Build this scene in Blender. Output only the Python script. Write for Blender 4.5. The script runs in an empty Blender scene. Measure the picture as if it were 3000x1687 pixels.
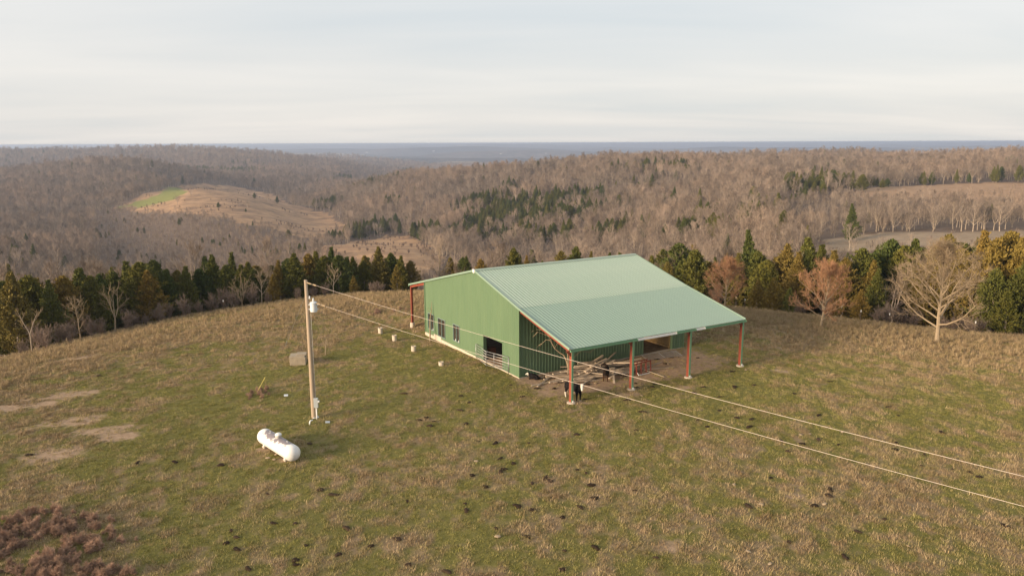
import bpy, math, random
import numpy as np
from mathutils import Vector, Matrix

# ---------------------------------------------------------------- camera, light
S = 1.32                                   # metres per survey unit
H = 14.4558 * S                            # camera height above the barn floor
PITCH, ROLL, FPX = 0.1878, -0.0039, 2235.1
scene = bpy.context.scene
COL = scene.collection
cam_data = bpy.data.cameras.new('camera'); cam = bpy.data.objects.new('camera', cam_data); COL.objects.link(cam)
cam_data.sensor_width = 36.0; cam_data.lens = 36.0 * FPX / 3000.0
cam_data.clip_start = 0.5; cam_data.clip_end = 90000.0
cam.matrix_world = Matrix.Translation((0, 0, H)) @ Matrix.Rotation(math.pi/2 - PITCH, 4, 'X') @ Matrix.Rotation(ROLL, 4, 'Z')
scene.camera = cam

SUN_AZ, SUN_EL = math.radians(-121.0), math.radians(12.0)      # azimuth from +Y, clockwise positive
to_sun = Vector((math.sin(SUN_AZ)*math.cos(SUN_EL), math.cos(SUN_AZ)*math.cos(SUN_EL), math.sin(SUN_EL)))
sun_data = bpy.data.lights.new('sun', 'SUN'); sun = bpy.data.objects.new('sun', sun_data); COL.objects.link(sun)
sun_data.energy = 5.0; sun_data.angle = math.radians(18.0); sun_data.color = (1.0, 0.78, 0.54)
sun.rotation_euler = (-to_sun).to_track_quat('-Z', 'Y').to_euler(); sun.location = (0, 0, 80)

world = bpy.data.worlds.new('World'); scene.world = world; world.use_nodes = True
def build_world():
    nt = world.node_tree; nt.nodes.clear(); N = nt.nodes.new; L = nt.links.new
    out = N('ShaderNodeOutputWorld'); bg = N('ShaderNodeBackground'); bg.inputs['Strength'].default_value = 0.10
    sky = N('ShaderNodeTexSky'); sky.sky_type = 'NISHITA'; sky.sun_disc = False
    sky.sun_elevation = SUN_EL; sky.sun_rotation = SUN_AZ; sky.altitude = 300; sky.dust_density = 2.0
    tc = N('ShaderNodeTexCoord'); sep = N('ShaderNodeSeparateXYZ'); L(tc.outputs['Generated'], sep.inputs[0])
    def math_(op, a, b=None, clamp=False):
        n = N('ShaderNodeMath'); n.operation = op; n.use_clamp = clamp
        for i, v in enumerate((a, b)):
            if v is None: continue
            if isinstance(v, (int, float)): n.inputs[i].default_value = v
            else: L(v, n.inputs[i])
        return n.outputs[0]
    az = math_('ABSOLUTE', sep.outputs['Z']); dz = math_('ADD', az, 0.10)
    comb = N('ShaderNodeCombineXYZ'); L(math_('DIVIDE', sep.outputs['X'], dz), comb.inputs['X']); L(math_('DIVIDE', sep.outputs['Y'], dz), comb.inputs['Y'])
    def noise(scale, sx, sy, det, rough, dist, off):
        mp = N('ShaderNodeMapping'); mp.inputs['Scale'].default_value = (sx, sy, 1); mp.inputs['Location'].default_value = off
        mp.inputs['Rotation'].default_value = (0, 0, math.radians(-14))
        L(comb.outputs[0], mp.inputs['Vector'])
        n = N('ShaderNodeTexNoise'); n.inputs['Scale'].default_value = scale; n.inputs['Detail'].default_value = det
        n.inputs['Roughness'].default_value = rough; n.inputs['Distortion'].default_value = dist; L(mp.outputs[0], n.inputs['Vector'])
        return n.outputs['Fac']
    n1 = noise(0.55, 0.55, 1.25, 5, 0.50, 0.35, (3.1, 1.7, 0)); n2 = noise(0.22, 0.8, 1.2, 3, 0.5, 0.3, (7.3, 4.4, 0))
    f = math_('ADD', math_('MULTIPLY', n1, 0.62), math_('MULTIPLY', n2, 0.38))
    ramp = N('ShaderNodeValToRGB'); L(f, ramp.inputs['Fac']); e = ramp.color_ramp.elements
    e[0].position = 0.36; e[0].color = (4.75, 5.05, 5.25, 1); e[1].position = 0.64; e[1].color = (6.05, 5.98, 5.86, 1)
    m = ramp.color_ramp.elements.new(0.5); m.color = (5.4, 5.48, 5.5, 1)
    # a little cream low over the horizon: thin cloud lit from the side
    low = N('ShaderNodeMapRange'); L(az, low.inputs['Value']); low.inputs['From Min'].default_value = 0.0; low.inputs['From Max'].default_value = 0.22
    low.inputs['To Min'].default_value = 0.75; low.inputs['To Max'].default_value = 0.0
    cream = N('ShaderNodeMix'); cream.data_type = 'RGBA'; cream.blend_type = 'MULTIPLY'; L(low.outputs[0], cream.inputs['Factor'])
    L(ramp.outputs[0], cream.inputs[6]); cream.inputs[7].default_value = (0.97, 0.915, 0.87, 1)
    mix = N('ShaderNodeMix'); mix.data_type = 'RGBA'; mix.inputs['Factor'].default_value = 0.90
    L(sky.outputs[0], mix.inputs[6]); L(cream.outputs[2], mix.inputs[7])
    L(mix.outputs[2], bg.inputs['Color']); L(bg.outputs[0], out.inputs['Surface'])
build_world()
vs = scene.view_settings; vs.view_transform = 'Standard'; vs.look = 'None'; vs.exposure = 0.66; vs.gamma = 1.0
try: vs.use_curve_mapping = False
except Exception: pass
cy = scene.cycles
cy.max_bounces = 6; cy.diffuse_bounces = 3; cy.glossy_bounces = 3; cy.transmission_bounces = 4; cy.volume_bounces = 3; cy.transparent_max_bounces = 8
cy.use_adaptive_sampling = True; cy.adaptive_threshold = 0.015; cy.use_denoising = True
try: cy.denoising_prefilter = 'ACCURATE'
except Exception: pass

rng = np.random.default_rng(11); random.seed(11)

# ---------------------------------------------------------------- numeric helpers
def hash2(ix, iy, seed):
    with np.errstate(over='ignore'):
        h = (ix.astype(np.int64)*374761393 + iy.astype(np.int64)*668265263 + seed*974634777) & 0xffffffff
        h = ((h ^ (h >> 13)) * 1274126177) & 0xffffffff
        h = h ^ (h >> 16)
    return (h & 0xffffff) / float(0xffffff)
def vnoise(x, y, seed=0):
    x = np.asarray(x, float); y = np.asarray(y, float)
    ix = np.floor(x); iy = np.floor(y); fx = x-ix; fy = y-iy
    fx = fx*fx*(3-2*fx); fy = fy*fy*(3-2*fy)
    a = hash2(ix, iy, seed); b = hash2(ix+1, iy, seed); c = hash2(ix, iy+1, seed); d = hash2(ix+1, iy+1, seed)
    return (a*(1-fx)+b*fx)*(1-fy) + (c*(1-fx)+d*fx)*fy
def fbm(x, y, seed=0, octv=4, gain=0.5):
    t = 0.0; amp = 1.0; tot = 0.0; f = 1.0
    for o in range(octv):
        t = t + amp*vnoise(np.asarray(x)*f+o*17.3, np.asarray(y)*f-o*9.1, seed+o); tot += amp; amp *= gain; f *= 2.03
    return t/tot
def sstep(a, b, x):
    t = np.clip((x-a)/(b-a), 0, 1); return t*t*(3-2*t)
def ray(u, v):
    x = u-1500.0; y = v-843.5; cr, sr = math.cos(ROLL), math.sin(ROLL)
    x, y = x*cr + y*sr, -x*sr + y*cr
    c, s = math.cos(PITCH), math.sin(PITCH); du, dv = x/FPX, y/FPX
    return np.array([du, c-dv*s, -s-dv*c])
def plane_pt(u, v, z=0.0):
    d = ray(u, v); t = (z-H)/d[2]; return np.array([d[0]*t, d[1]*t, z])

# ---------------------------------------------------------------- terrain function
crest_px = [(-300, 1089), (0, 1050), (194, 997), (303, 974), (427, 947), (563, 916), (695, 896), (835, 875), (1000, 857), (1120, 850), (1300, 846), (1600, 850), (1850, 868),
            (2163, 898), (2349, 916), (2505, 933), (2660, 950), (2835, 970), (3000, 982), (3300, 1005)]
_az = []; _D = []
for u, v in crest_px:
    d = ray(u, v+9); hor = math.hypot(d[0], d[1]); _az.append(math.atan2(d[0], d[1])); _D.append(H/(-d[2]/hor))
_azg = np.linspace(-math.pi, math.pi, 1441); _Dg = np.interp(_azg, _az, _D)
_k = np.exp(-0.5*(np.arange(-16, 17)/6.0)**2); _k /= _k.sum(); _Dg = np.convolve(np.pad(_Dg, 16, mode='edge'), _k, mode='valid')
CR = 1.13
def hill_D(az): return np.interp(az, _azg, _Dg)
def hill(X, Y):
    d = np.hypot(X, Y); az = np.arctan2(X, Y); D = hill_D(az); m = H/D
    d0 = D*(CR - 2*(CR-1)); s = np.maximum(0, d-d0); k = m/(2*2*(CR-1)*D)
    mx = 0.33; s1 = mx/(2*k)
    z = np.where(s < s1, -k*s*s, -k*s1*s1 - mx*(s-s1))
    lx, ly = X-0.5*S, Y-45.8*S                      # gentle fall past the gable wall
    a = -np.sin(0.542)*lx + np.cos(0.542)*ly; b = np.cos(0.542)*lx + np.sin(0.542)*ly
    z = z - 0.30*sstep(2, 17, a)*sstep(2.0, -1.0, b)*(1-sstep(26, 45, a)) - 0.01
    z = z + (fbm(X*0.11, Y*0.11, 5, 3)-0.5)*0.22*sstep(0.5, 6, np.abs(b+0.0)+np.maximum(0, -a-8))
    return z
TAB = {   # survey-unit ground heights: column u -> (depth, height)
 0: [(80, -6), (110, -12), (150, -22), (220, -32), (320, -40), (450, -45), (650, -44), (900, -40), (1150, -30), (1500, -48), (1800, -48), (2400, -7), (2832, -37), (3600, -78), (4600, -100), (8000, -86), (14000, -56), (20000, -5), (25000, -1)],
 375: [(80, -6), (110, -12), (150, -24), (220, -35), (320, -43), (450, -47), (560, -45), (640, -41), (720, -36), (830, -35), (1000, -11), (1090, -4), (1350, -34), (1750, -52), (2200, -1), (2596, -31), (3300, -78), (4600, -100), (8000, -86), (14000, -56), (20000, -5), (25000, -1)],
 700: [(80, -6), (110, -13), (150, -26), (220, -38), (320, -44), (400, -42), (470, -37.5), (540, -34), (620, -29), (700, -25), (760, -29), (900, -56), (1300, -46), (1700, -36), (2200, -2), (2596, -32), (3300, -78), (4600, -100), (8000, -86), (14000, -56), (20000, -5), (25000, -1)],
 950: [(80, -6), (110, -13), (150, -25), (220, -33), (300, -34), (350, -33), (400, -37), (450, -43), (650, -56), (900, -58), (1300, -52), (1800, -47), (2500, -46), (3000, -60), (3350, -36), (3500, -29), (3700, -40), (4000, -90), (4600, -100), (8000, -86), (14000, -56), (20000, -5), (25000, -1)],
 1200: [(80, -6), (110, -13), (150, -25), (220, -32), (280, -31), (320, -29.5), (360, -33), (450, -43), (600, -39), (750, -27), (900, -16), (1100, -46), (1298, -76), (1650, -78), (4600, -100), (8000, -86), (14000, -56), (20000, -4), (25000, 0)],
 1500: [(80, -6), (110, -12), (150, -25), (250, -39), (350, -43), (450, -38), (600, -26), (800, -11), (1000, -44), (1180, -74), (1500, -78), (4600, -100), (8000, -86), (14000, -56), (20000, -4), (25000, 0)],
 1800: [(80, -6), (110, -11), (150, -22), (250, -31), (350, -31), (450, -24), (600, -14), (800, -3), (950, -12), (1200, -3), (1416, -33), (1800, -78), (4600, -100), (8000, -86), (14000, -56), (20000, -2), (25000, 2)],
 2200: [(80, -6), (110, -10), (150, -17), (200, -18), (300, -16), (420, -12), (600, -8), (780, -12), (950, -2), (1121, -32), (1425, -78), (4600, -100), (8000, -86), (14000, -56), (20000, 0), (25000, 4)],
 2600: [(80, -6), (110, -11), (150, -15), (190, -13.2), (210, -12), (240, -12), (300, -15), (350, -15), (390, -12.5), (450, -11), (600, -11), (750, -13), (1000, -2), (1180, -32), (1500, -78), (4600, -100), (8000, -86), (14000, -56), (20000, 2), (25000, 6)],
 3000: [(80, -6), (110, -11), (150, -14), (190, -12.5), (210, -11.5), (240, -11), (300, -14), (350, -14), (390, -11.8), (460, -9.6), (700, -2), (900, 1), (1062, -29), (1350, -78), (4600, -100), (8000, -86), (14000, -56), (20000, 3), (25000, 7)],
}
_lg = np.linspace(math.log(60), math.log(26000), 420); _cols = sorted(TAB); _T = []
for c in _cols:
    kn = TAB[c]; _T.append(np.interp(_lg, [math.log(a) for a, _ in kn], [b for _, b in kn]))
_T = np.array(_T); _ta = np.linspace(math.atan(-1500/FPX), math.atan(1500/FPX), 160); _tu = np.tan(_ta)*FPX+1500
_G = np.array([np.interp(_tu, _cols, _T[:, j]) for j in range(len(_lg))]).T
def _sm(A, sig, axis):
    n = int(3*sig); k = np.exp(-0.5*(np.arange(-n, n+1)/sig)**2); k /= k.sum()
    return np.apply_along_axis(lambda r: np.convolve(np.pad(r, n, mode='edge'), k, mode='valid'), axis, A)
_G = _sm(_sm(_G, 2.6, 1), 5.0, 0)
def far_table(X, Y):
    x, y = X/S, Y/S; d = np.hypot(x, y); az = np.clip(np.arctan2(x, y), _ta[0], _ta[-1])
    yy = np.maximum(d*np.cos(az), 60.0)
    fi = (az-_ta[0])/(_ta[1]-_ta[0]); fj = np.clip((np.log(yy)-_lg[0])/(_lg[1]-_lg[0]), 0, len(_lg)-1.001)
    i = np.clip(fi.astype(int), 0, len(_ta)-2); j = np.clip(fj.astype(int), 0, len(_lg)-2); a = fi-i; b = fj-j
    z = _G[i, j]*(1-a)*(1-b)+_G[i+1, j]*a*(1-b)+_G[i, j+1]*(1-a)*b+_G[i+1, j+1]*a*b
    amp = np.clip((yy-240)*0.012, 0, 9)
    z = z + (fbm(x/260.0, y/260.0, 21, 4)-0.5)*amp*1.6 - np.abs(fbm(x/210.0+.3*y/210., y/330.0, 29, 3)-0.5)*np.clip((yy-330)*.05, 0, 26)*sstep(2600, 1400, yy)+np.clip((yy-330)*.004, 0, 2) + (fbm(x/2400., y/850., 33, 4)-0.5)*np.clip((yy-2500)*0.045, 0, 170)*sstep(21000, 10000, yy)
    return z*S
def height(X, Y):
    X = np.asarray(X, float); Y = np.asarray(Y, float)
    a = hill(X, Y); b = far_table(X, Y); k = 5.0
    h = np.clip(0.5+0.5*(a-b)/k, 0, 1)
    return b*(1-h)+a*h + k*h*(1-h)*sstep(1.02, 1.2, np.hypot(X, Y)/hill_D(np.arctan2(X, Y)))
def hz(x, y): return float(height(np.array([x]), np.array([y]))[0])
_tt = np.concatenate([np.arange(15, 140, 0.4), np.geomspace(140, 30000, 2500)])
def ground_pt(u, v):
    d = ray(u, v); hor = math.hypot(d[0], d[1]); t = _tt/hor
    X, Y, Z = d[0]*t, d[1]*t, H+d[2]*t
    below = np.nonzero(Z <= height(X, Y))[0]
    i = below[0] if len(below) else len(t)-1
    return np.array([X[i], Y[i], hz(X[i], Y[i])])
def px_at(u, depth):                       # world x,y on pixel column u at a given depth (roll neglected)
    return ((u-1500.0)/FPX*depth/math.cos(0)*1.0, depth)
def z_of(v, depth, u=1500):                # world height seen at row v, depth
    d = ray(u, v); return H + d[2]/d[1]*depth

# ---------------------------------------------------------------- object helpers
def link(o, parent=None):
    COL.objects.link(o)
    if parent is not None: o.parent = parent
    return o
def tag(o, label=None, cat=None, group=None, kind=None):
    if label: o['label'] = label
    if cat: o['category'] = cat
    if group: o['group'] = group
    if kind: o['kind'] = kind
    return o
def empty(name, loc, rz=0.0):
    o = bpy.data.objects.new(name, None); o.empty_display_size = 0.3; COL.objects.link(o); o.location = loc; o.rotation_euler = (0, 0, rz); return o
class MB:
    def __init__(s): s.v = []; s.f = []; s.n = 0; s.mi = []
    def add(s, V, F, m=0):
        V = np.asarray(V, float); s.v.append(V)
        for f in F: s.f.append(tuple(i+s.n for i in f)); s.mi.append(m)
        s.n += len(V)
    def box(s, a, b, m=0):
        x0, y0, z0 = a; x1, y1, z1 = b
        s.add([(x0,y0,z0),(x1,y0,z0),(x1,y1,z0),(x0,y1,z0),(x0,y0,z1),(x1,y0,z1),(x1,y1,z1),(x0,y1,z1)],
              [(0,3,2,1),(4,5,6,7),(0,1,5,4),(1,2,6,5),(2,3,7,6),(3,0,4,7)], m)
    def beam(s, p, q, w, h, up=(0,0,1), m=0):
        p = Vector(p); q = Vector(q); d = (q-p).normalized(); u = Vector(up)
        r = d.cross(u)
        if r.length < 1e-4: r = d.cross(Vector((1,0,0)))
        r.normalize(); u = r.cross(d).normalized(); V = []
        for c in (p, q):
            for sx, sz in ((-1,-1),(1,-1),(1,1),(-1,1)): V.append(c + r*(sx*w/2) + u*(sz*h/2))
        s.add(V, [(0,1,2,3),(7,6,5,4),(0,4,5,1),(1,5,6,2),(2,6,7,3),(3,7,4,0)], m)
    def tube(s, pts, rad, n=8, cap=True, tip=False, m=0):
        P = np.asarray(pts, float); R = np.asarray(rad, float) if np.ndim(rad) else np.full(len(P), rad, float)
        k = len(P); T = np.gradient(P, axis=0); T /= np.linalg.norm(T, axis=1)[:, None]+1e-9
        ref = np.array([0.31, 0.23, 0.92]) if abs(T[0][2]) < 0.9 else np.array([0.9, 0.3, 0.1])
        A = np.cross(T, ref); A /= np.linalg.norm(A, axis=1)[:, None]+1e-9; B = np.cross(T, A)
        th = np.arange(n)*2*math.pi/n; kk = k-1 if tip else k
        V = (P[:kk, None, :] + R[:kk, None, None]*(np.cos(th)[None, :, None]*A[:kk, None, :] + np.sin(th)[None, :, None]*B[:kk, None, :])).reshape(-1, 3)
        F = []
        for i in range(kk-1):
            for j in range(n):
                a = i*n+j; b = i*n+(j+1) % n; F.append((a, b, b+n, a+n))
        if tip:
            V = np.vstack([V, P[-1:]])
            for j in range(n): F.append(((kk-1)*n+j, (kk-1)*n+(j+1) % n, kk*n))
        elif cap: F.append(tuple(range((kk-1)*n, kk*n)))
        if cap: F.append(tuple(range(n-1, -1, -1)))
        s.add(V, F, m)
    def lathe(s, prof, n=20, axis='Z', m=0, org=(0,0,0)):
        th = np.arange(n)*2*math.pi/n; V = []
        for r, z in prof:
            for t in th:
                c = (r*math.cos(t), r*math.sin(t), z)
                if axis == 'X': c = (c[2], c[0], c[1])
                V.append((c[0]+org[0], c[1]+org[1], c[2]+org[2]))
        F = []
        for i in range(len(prof)-1):
            for j in range(n): a = i*n+j; b = i*n+(j+1) % n; F.append((a, b, b+n, a+n))
        F.append(tuple(range(n-1, -1, -1))); F.append(tuple(range((len(prof)-1)*n, len(prof)*n)))
        s.add(V, F, m)
    def mesh(s, name, mats, smooth=False):
        me = bpy.data.meshes.new(name); V = np.vstack(s.v)
        me.from_pydata(V.tolist(), [], s.f)
        for m in (mats if isinstance(mats, (list, tuple)) else [mats]): me.materials.append(m)
        if any(s.mi): me.polygons.foreach_set('material_index', s.mi)
        if smooth: me.polygons.foreach_set('use_smooth', [True]*len(me.polygons))
        me.update(); return me
    def build(s, name, mats, parent=None, smooth=False, bevel=0):
        o = bpy.data.objects.new(name, s.mesh(name, mats, smooth)); link(o, parent)
        if bevel:
            b = o.modifiers.new('bevel', 'BEVEL'); b.width = bevel; b.segments = 2; b.limit_method = 'ANGLE'
        return o

# ---------------------------------------------------------------- materials
def nodes(m):
    m.use_nodes = True; nt = m.node_tree; b = nt.nodes.get('Principled BSDF'); return nt, b, nt.nodes.new, nt.links.new
def mixc(N, L, fac, a, b, blend='MIX'):
    n = N('ShaderNodeMix'); n.data_type = 'RGBA'; n.blend_type = blend
    for sock, v in (('Factor', fac), (6, a), (7, b)):
        s = n.inputs[sock]
        if isinstance(v, (int, float)): s.default_value = v
        elif isinstance(v, tuple): s.default_value = v if len(v) == 4 else (*v, 1)
        else: L(v, s)
    return n.outputs[2]
def noise_fac(N, L, scale, det=4, rough=0.6, coord='Object', lo=0.3, hi=0.7, stretch=None, dist=0.0):
    tc = N('ShaderNodeTexCoord') if coord != 'Position' else N('ShaderNodeNewGeometry'); v = tc.outputs[coord]
    if stretch:
        mp = N('ShaderNodeMapping'); mp.inputs['Scale'].default_value = stretch; L(v, mp.inputs['Vector']); v = mp.outputs[0]
    n = N('ShaderNodeTexNoise'); n.inputs['Scale'].default_value = scale; n.inputs['Detail'].default_value = det; n.inputs['Roughness'].default_value = rough
    n.inputs['Distortion'].default_value = dist; L(v, n.inputs['Vector'])
    r = N('ShaderNodeMapRange'); L(n.outputs['Fac'], r.inputs['Value']); r.inputs['From Min'].default_value = lo; r.inputs['From Max'].default_value = hi
    return r.outputs[0]
def mat(name, c1, c2=None, scale=6.0, rough=0.7, metal=0.0, spec=0.4, bump=0.0, bscale=None, stretch=None, rnd=0.0, coord='Object', lo=0.3, hi=0.7, det=5):
    m = bpy.data.materials.new(name); nt, b, N, L = nodes(m)
    b.inputs['Roughness'].default_value = rough; b.inputs['Metallic'].default_value = metal; b.inputs['Specular IOR Level'].default_value = spec
    col = (*c1, 1)
    if c2 is not None: col = mixc(N, L, noise_fac(N, L, scale, det, 0.6, coord, lo, hi, stretch), tuple(c1), tuple(c2))
    if rnd:
        oi = N('ShaderNodeObjectInfo'); r = N('ShaderNodeMapRange'); L(oi.outputs['Random'], r.inputs['Value']); r.inputs['To Min'].default_value = 1-rnd; r.inputs['To Max'].default_value = 1+rnd
        hsv = N('ShaderNodeHueSaturation'); L(r.outputs[0], hsv.inputs['Value'])
        if isinstance(col, tuple): hsv.inputs['Color'].default_value = col
        else: L(col, hsv.inputs['Color'])
        col = hsv.outputs[0]
    if isinstance(col, tuple): b.inputs['Base Color'].default_value = col
    else: L(col, b.inputs['Base Color'])
    if bump:
        bn = N('ShaderNodeBump'); bn.inputs['Strength'].default_value = bump; bn.inputs['Distance'].default_value = 0.02
        L(noise_fac(N, L, bscale or scale*3, 4, 0.6, coord, 0, 1, stretch), bn.inputs['Height']); L(bn.outputs[0], b.inputs['Normal'])
    return m
M = {}
M['wall'] = mat('green_wall_steel', (0.104, 0.168, 0.094), (0.122, 0.186, 0.104), 1.1, 0.42, 0.0, 0.35, stretch=(1, 1, .25))
M['roof_up'] = mat('faded_green_roof_steel', (0.285, 0.368, 0.285), (0.325, 0.40, 0.312), 0.9, 0.36, 0.0, 0.5, stretch=(3, .4, 1))  # upper tier sheets, a paler green than the lower tier
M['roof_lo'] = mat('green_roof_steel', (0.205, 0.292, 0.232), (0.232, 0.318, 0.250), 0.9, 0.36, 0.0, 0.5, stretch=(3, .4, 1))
M['trim'] = mat('green_trim', (0.13, 0.26, 0.15), (0.16, 0.30, 0.18), 2.0, 0.4)
M['red'] = mat('red_oxide_primer', (0.265, 0.058, 0.030), (0.19, 0.045, 0.026), 4.0, 0.6, bump=.1)
M['galv'] = mat('galvanised_steel', (0.42, 0.42, 0.41), (0.31, 0.31, 0.31), 5.0, 0.45, 0.6, 0.5)
M['white'] = mat('white_paint', (0.74, 0.73, 0.70), (0.66, 0.64, 0.60), 7.0, 0.5)
M['concrete'] = mat('concrete', (0.36, 0.31, 0.25), (0.46, 0.40, 0.33), 4.0, 0.9, bump=.3)
M['lightconc'] = mat('pale_concrete', (0.46, 0.38, 0.30), (0.54, 0.46, 0.37), 5.0, 0.9, bump=.2)
M['blockconc'] = mat('weathered_concrete', (0.26, 0.21, 0.15), (0.36, 0.30, 0.22), 3.0, 0.9, bump=.4)
M['pole'] = mat('weathered_pole_wood', (0.38, 0.29, 0.205), (0.30, 0.235, 0.17), 5.0, 0.85, stretch=(6, 6, .35), bump=.3)
M['board'] = mat('grey_lumber', (0.54, 0.43, 0.32), (0.36, 0.285, 0.21), 4.0, 0.85, stretch=(.4, 5, 5), rnd=.32)
M['ply'] = mat('yellow_plywood', (0.66, 0.45, 0.20), (0.56, 0.36, 0.15), 1.6, 0.7, stretch=(1, 1, .3))
M['inside'] = mat('dark_boards', (0.14, 0.10, 0.07), (0.09, 0.065, 0.05), 3.0, 0.9)
M['straw'] = mat('trampled_straw', (0.38, 0.24, 0.13), (0.20, 0.12, 0.065), 2.6, 0.95, bump=1.0, bscale=9)
M['glass'] = mat('dark_window_glass', (0.03, 0.028, 0.024), (0.05, 0.04, 0.03), 1.0, 0.08, 0, 0.6)
M['frame'] = mat('grey_green_frame', (0.16, 0.22, 0.20), None, rough=.5)
M['wire'] = mat('aluminium_wire', (0.62, 0.52, 0.45), None, rough=.5, metal=.2)
M['porcelain'] = mat('grey_porcelain', (0.60, 0.61, 0.62), None, rough=.35)
M['tgrey'] = mat('transformer_grey', (0.63, 0.65, 0.66), (0.56, 0.58, 0.6), 5.0, .45)
M['meter'] = mat('meter_box_grey', (0.42, 0.45, 0.46), None, rough=.45, metal=.3)
M['dung'] = mat('dark_dung', (0.030, 0.020, 0.014), (0.055, 0.036, 0.022), 12.0, 0.95, spec=.08, rnd=.4)
M['orange'] = mat('orange_brown_box', (0.35, 0.12, 0.045), (0.28, 0.1, 0.04), 3.0, .8)
M['yellow'] = mat('yellow_plastic', (0.55, 0.45, 0.10), None, rough=.5)
M['black'] = mat('black_insulator', (0.02, 0.02, 0.02), None, rough=.6)
M['stone'] = mat('pale_stone', (0.36, 0.27, 0.17), (0.27, 0.2, 0.13), 9.0, .9)
def bark(name, c1, c2, rnd=.2):
    return mat(name, c1, c2, 3.0, .9, spec=.2, stretch=(3, 3, .5), rnd=rnd)
M['bark'] = bark('grey_bark', (0.38, 0.31, 0.235), (0.28, 0.225, 0.175))
M['bark_pale'] = bark('pale_bark', (0.315, 0.245, 0.165), (0.235, 0.18, 0.12), .1)
M['twig'] = mat('brown_twigs', (0.262, 0.196, 0.150), (0.190, 0.156, 0.130), .008, .95, spec=.1, rnd=.38, coord='Position', lo=.38, hi=.62)
M['twig_red'] = mat('reddish_twigs', (0.34, 0.190, 0.108), (0.28, 0.155, 0.09), 1.2, .9, spec=.1)
M['twig_tan'] = mat('tan_twigs', (0.30, 0.225, 0.145), (0.24, 0.18, 0.12), 1.2, .9, spec=.1)
M['twig_gr'] = mat('grey_twigs', (0.20, 0.150, 0.12), (0.15, 0.11, 0.09), 1.2, .95, spec=.1, rnd=.2)
def foliage(name, c1, c2, c3):
    m = bpy.data.materials.new(name); nt, b, N, L = nodes(m)
    b.inputs['Roughness'].default_value = .75; b.inputs['Specular IOR Level'].default_value = .15
    col = mixc(N, L, noise_fac(N, L, 1.1, 4, .65, 'Object', .32, .68), c1, c2)
    oi = N('ShaderNodeObjectInfo'); col = mixc(N, L, oi.outputs['Random'], col, c3)
    fine = noise_fac(N, L, 9.0, 2, .6, 'Object', .2, .8); r = N('ShaderNodeMapRange'); L(fine, r.inputs['Value']); r.inputs['To Min'].default_value = .7; r.inputs['To Max'].default_value = 1.3
    hsv = N('ShaderNodeHueSaturation'); L(col, hsv.inputs['Color']); L(r.outputs[0], hsv.inputs['Value']); L(hsv.outputs[0], b.inputs['Base Color'])
    return m
M['cedar'] = foliage('cedar_foliage', (0.098, 0.100, 0.018), (0.150, 0.130, 0.028), (0.062, 0.084, 0.022))
M['cedar_b'] = foliage('bronze_cedar_foliage', (0.185, 0.130, 0.028), (0.235, 0.150, 0.038), (0.140, 0.118, 0.030))
M['oakleaf'] = mat('dead_oak_leaves', (0.34, 0.16, 0.075), (0.27, 0.12, 0.06), 3.0, .8)

# ---------------------------------------------------------------- fields and masks
def poly_world(pts): return np.array([ground_pt(u, v)[:2] for u, v in pts])
def in_poly(P, X, Y):
    r = np.zeros(X.shape, bool); n = len(P)
    for i in range(n):
        x0, y0 = P[i]; x1, y1 = P[(i+1) % n]
        c = ((y0 > Y) != (y1 > Y)); xi = (x1-x0)*(Y-y0)/((y1-y0) if abs(y1-y0) > 1e-9 else 1e-9)+x0
        r ^= c & (X < xi)
    return r
FIELDS = [  # (kind, outline)
 ('orange', poly_world([(330, 612), (390, 590), (470, 558), (540, 545), (610, 541), (700, 548), (800, 572), (900, 607), (985, 640), (1005, 672), (940, 700), (860, 690), (790, 668), (700, 650), (600, 632), (450, 622)])),
 ('green', poly_world([(322, 610), (420, 588), (468, 566), (476, 552), (540, 552), (535, 572), (500, 585), (420, 608)])),
 ('orange', poly_world([(900, 745), (960, 722), (1050, 705), (1130, 692), (1200, 692), (1262, 716), (1290, 765), (1230, 800), (1150, 790), (1000, 775)])),
 ('tan', poly_world([(2480, 572), (2560, 549), (2750, 542), (3080, 533), (3080, 582), (2850, 582), (2700, 586), (2560, 588)])),
 ('tan', poly_world([(2150, 566), (2290, 559), (2295, 578), (2170, 582)])),
 ('pale', poly_world([(2395, 702), (2500, 687), (2700, 682), (3080, 677), (3080, 722), (2700, 728), (2450, 736)])),
 ('tan', poly_world([(1838, 462), (1905, 457), (1905, 464), (1845, 467)])),
]
def px_ellipses(lst):
    out = []
    for u, v, ru, rv, s in lst:
        c = ground_pt(u, v); d = math.hypot(c[0], c[1]); out.append((c[0], c[1], ru/FPX*d, rv*d*d/(FPX*H), s, math.atan2(c[0], c[1])))
    return out
def ell_mask(E, X, Y, wob=0.5, seed=3):
    m = np.zeros(X.shape); w = (fbm(X*0.6, Y*0.6, seed, 5, .62)-0.5)*3.0*wob
    for cx, cy_, rx, ry, s, az in E:
        dx, dy = X-cx, Y-cy_; a = dx*math.cos(az)-dy*math.sin(az); b = dx*math.sin(az)+dy*math.cos(az)
        q = np.sqrt((a/rx)**2+(b/ry)**2)+w; m = np.maximum(m, s*sstep(1.15, .25, q))
    return m
DIRT = px_ellipses([(40, 1195, 130, 16, .95), (170, 1165, 110, 13, .8), (225, 1050, 75, 8, .8), (20, 1093, 60, 7, .7), (200, 1240, 130, 18, .7), (330, 1285, 75, 14, .9), (170, 1335, 110, 22, .85),
                    (290, 1265, 90, 15, .8), (1975, 1608, 60, 34, .8), (2010, 1140, 40, 8, .8), (1850, 1155, 45, 8, .7), (2290, 1090, 35, 6, .55), (2340, 1465, 60, 12, .55), (2380, 1480, 30, 7, .6), (2000, 1640, 40, 14, .5),
                    (830, 1345, 40, 12, .6), (780, 1320, 30, 8, .6), (1710, 1185, 50, 6, .55), (1800, 1165, 70, 6, .5)])
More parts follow.
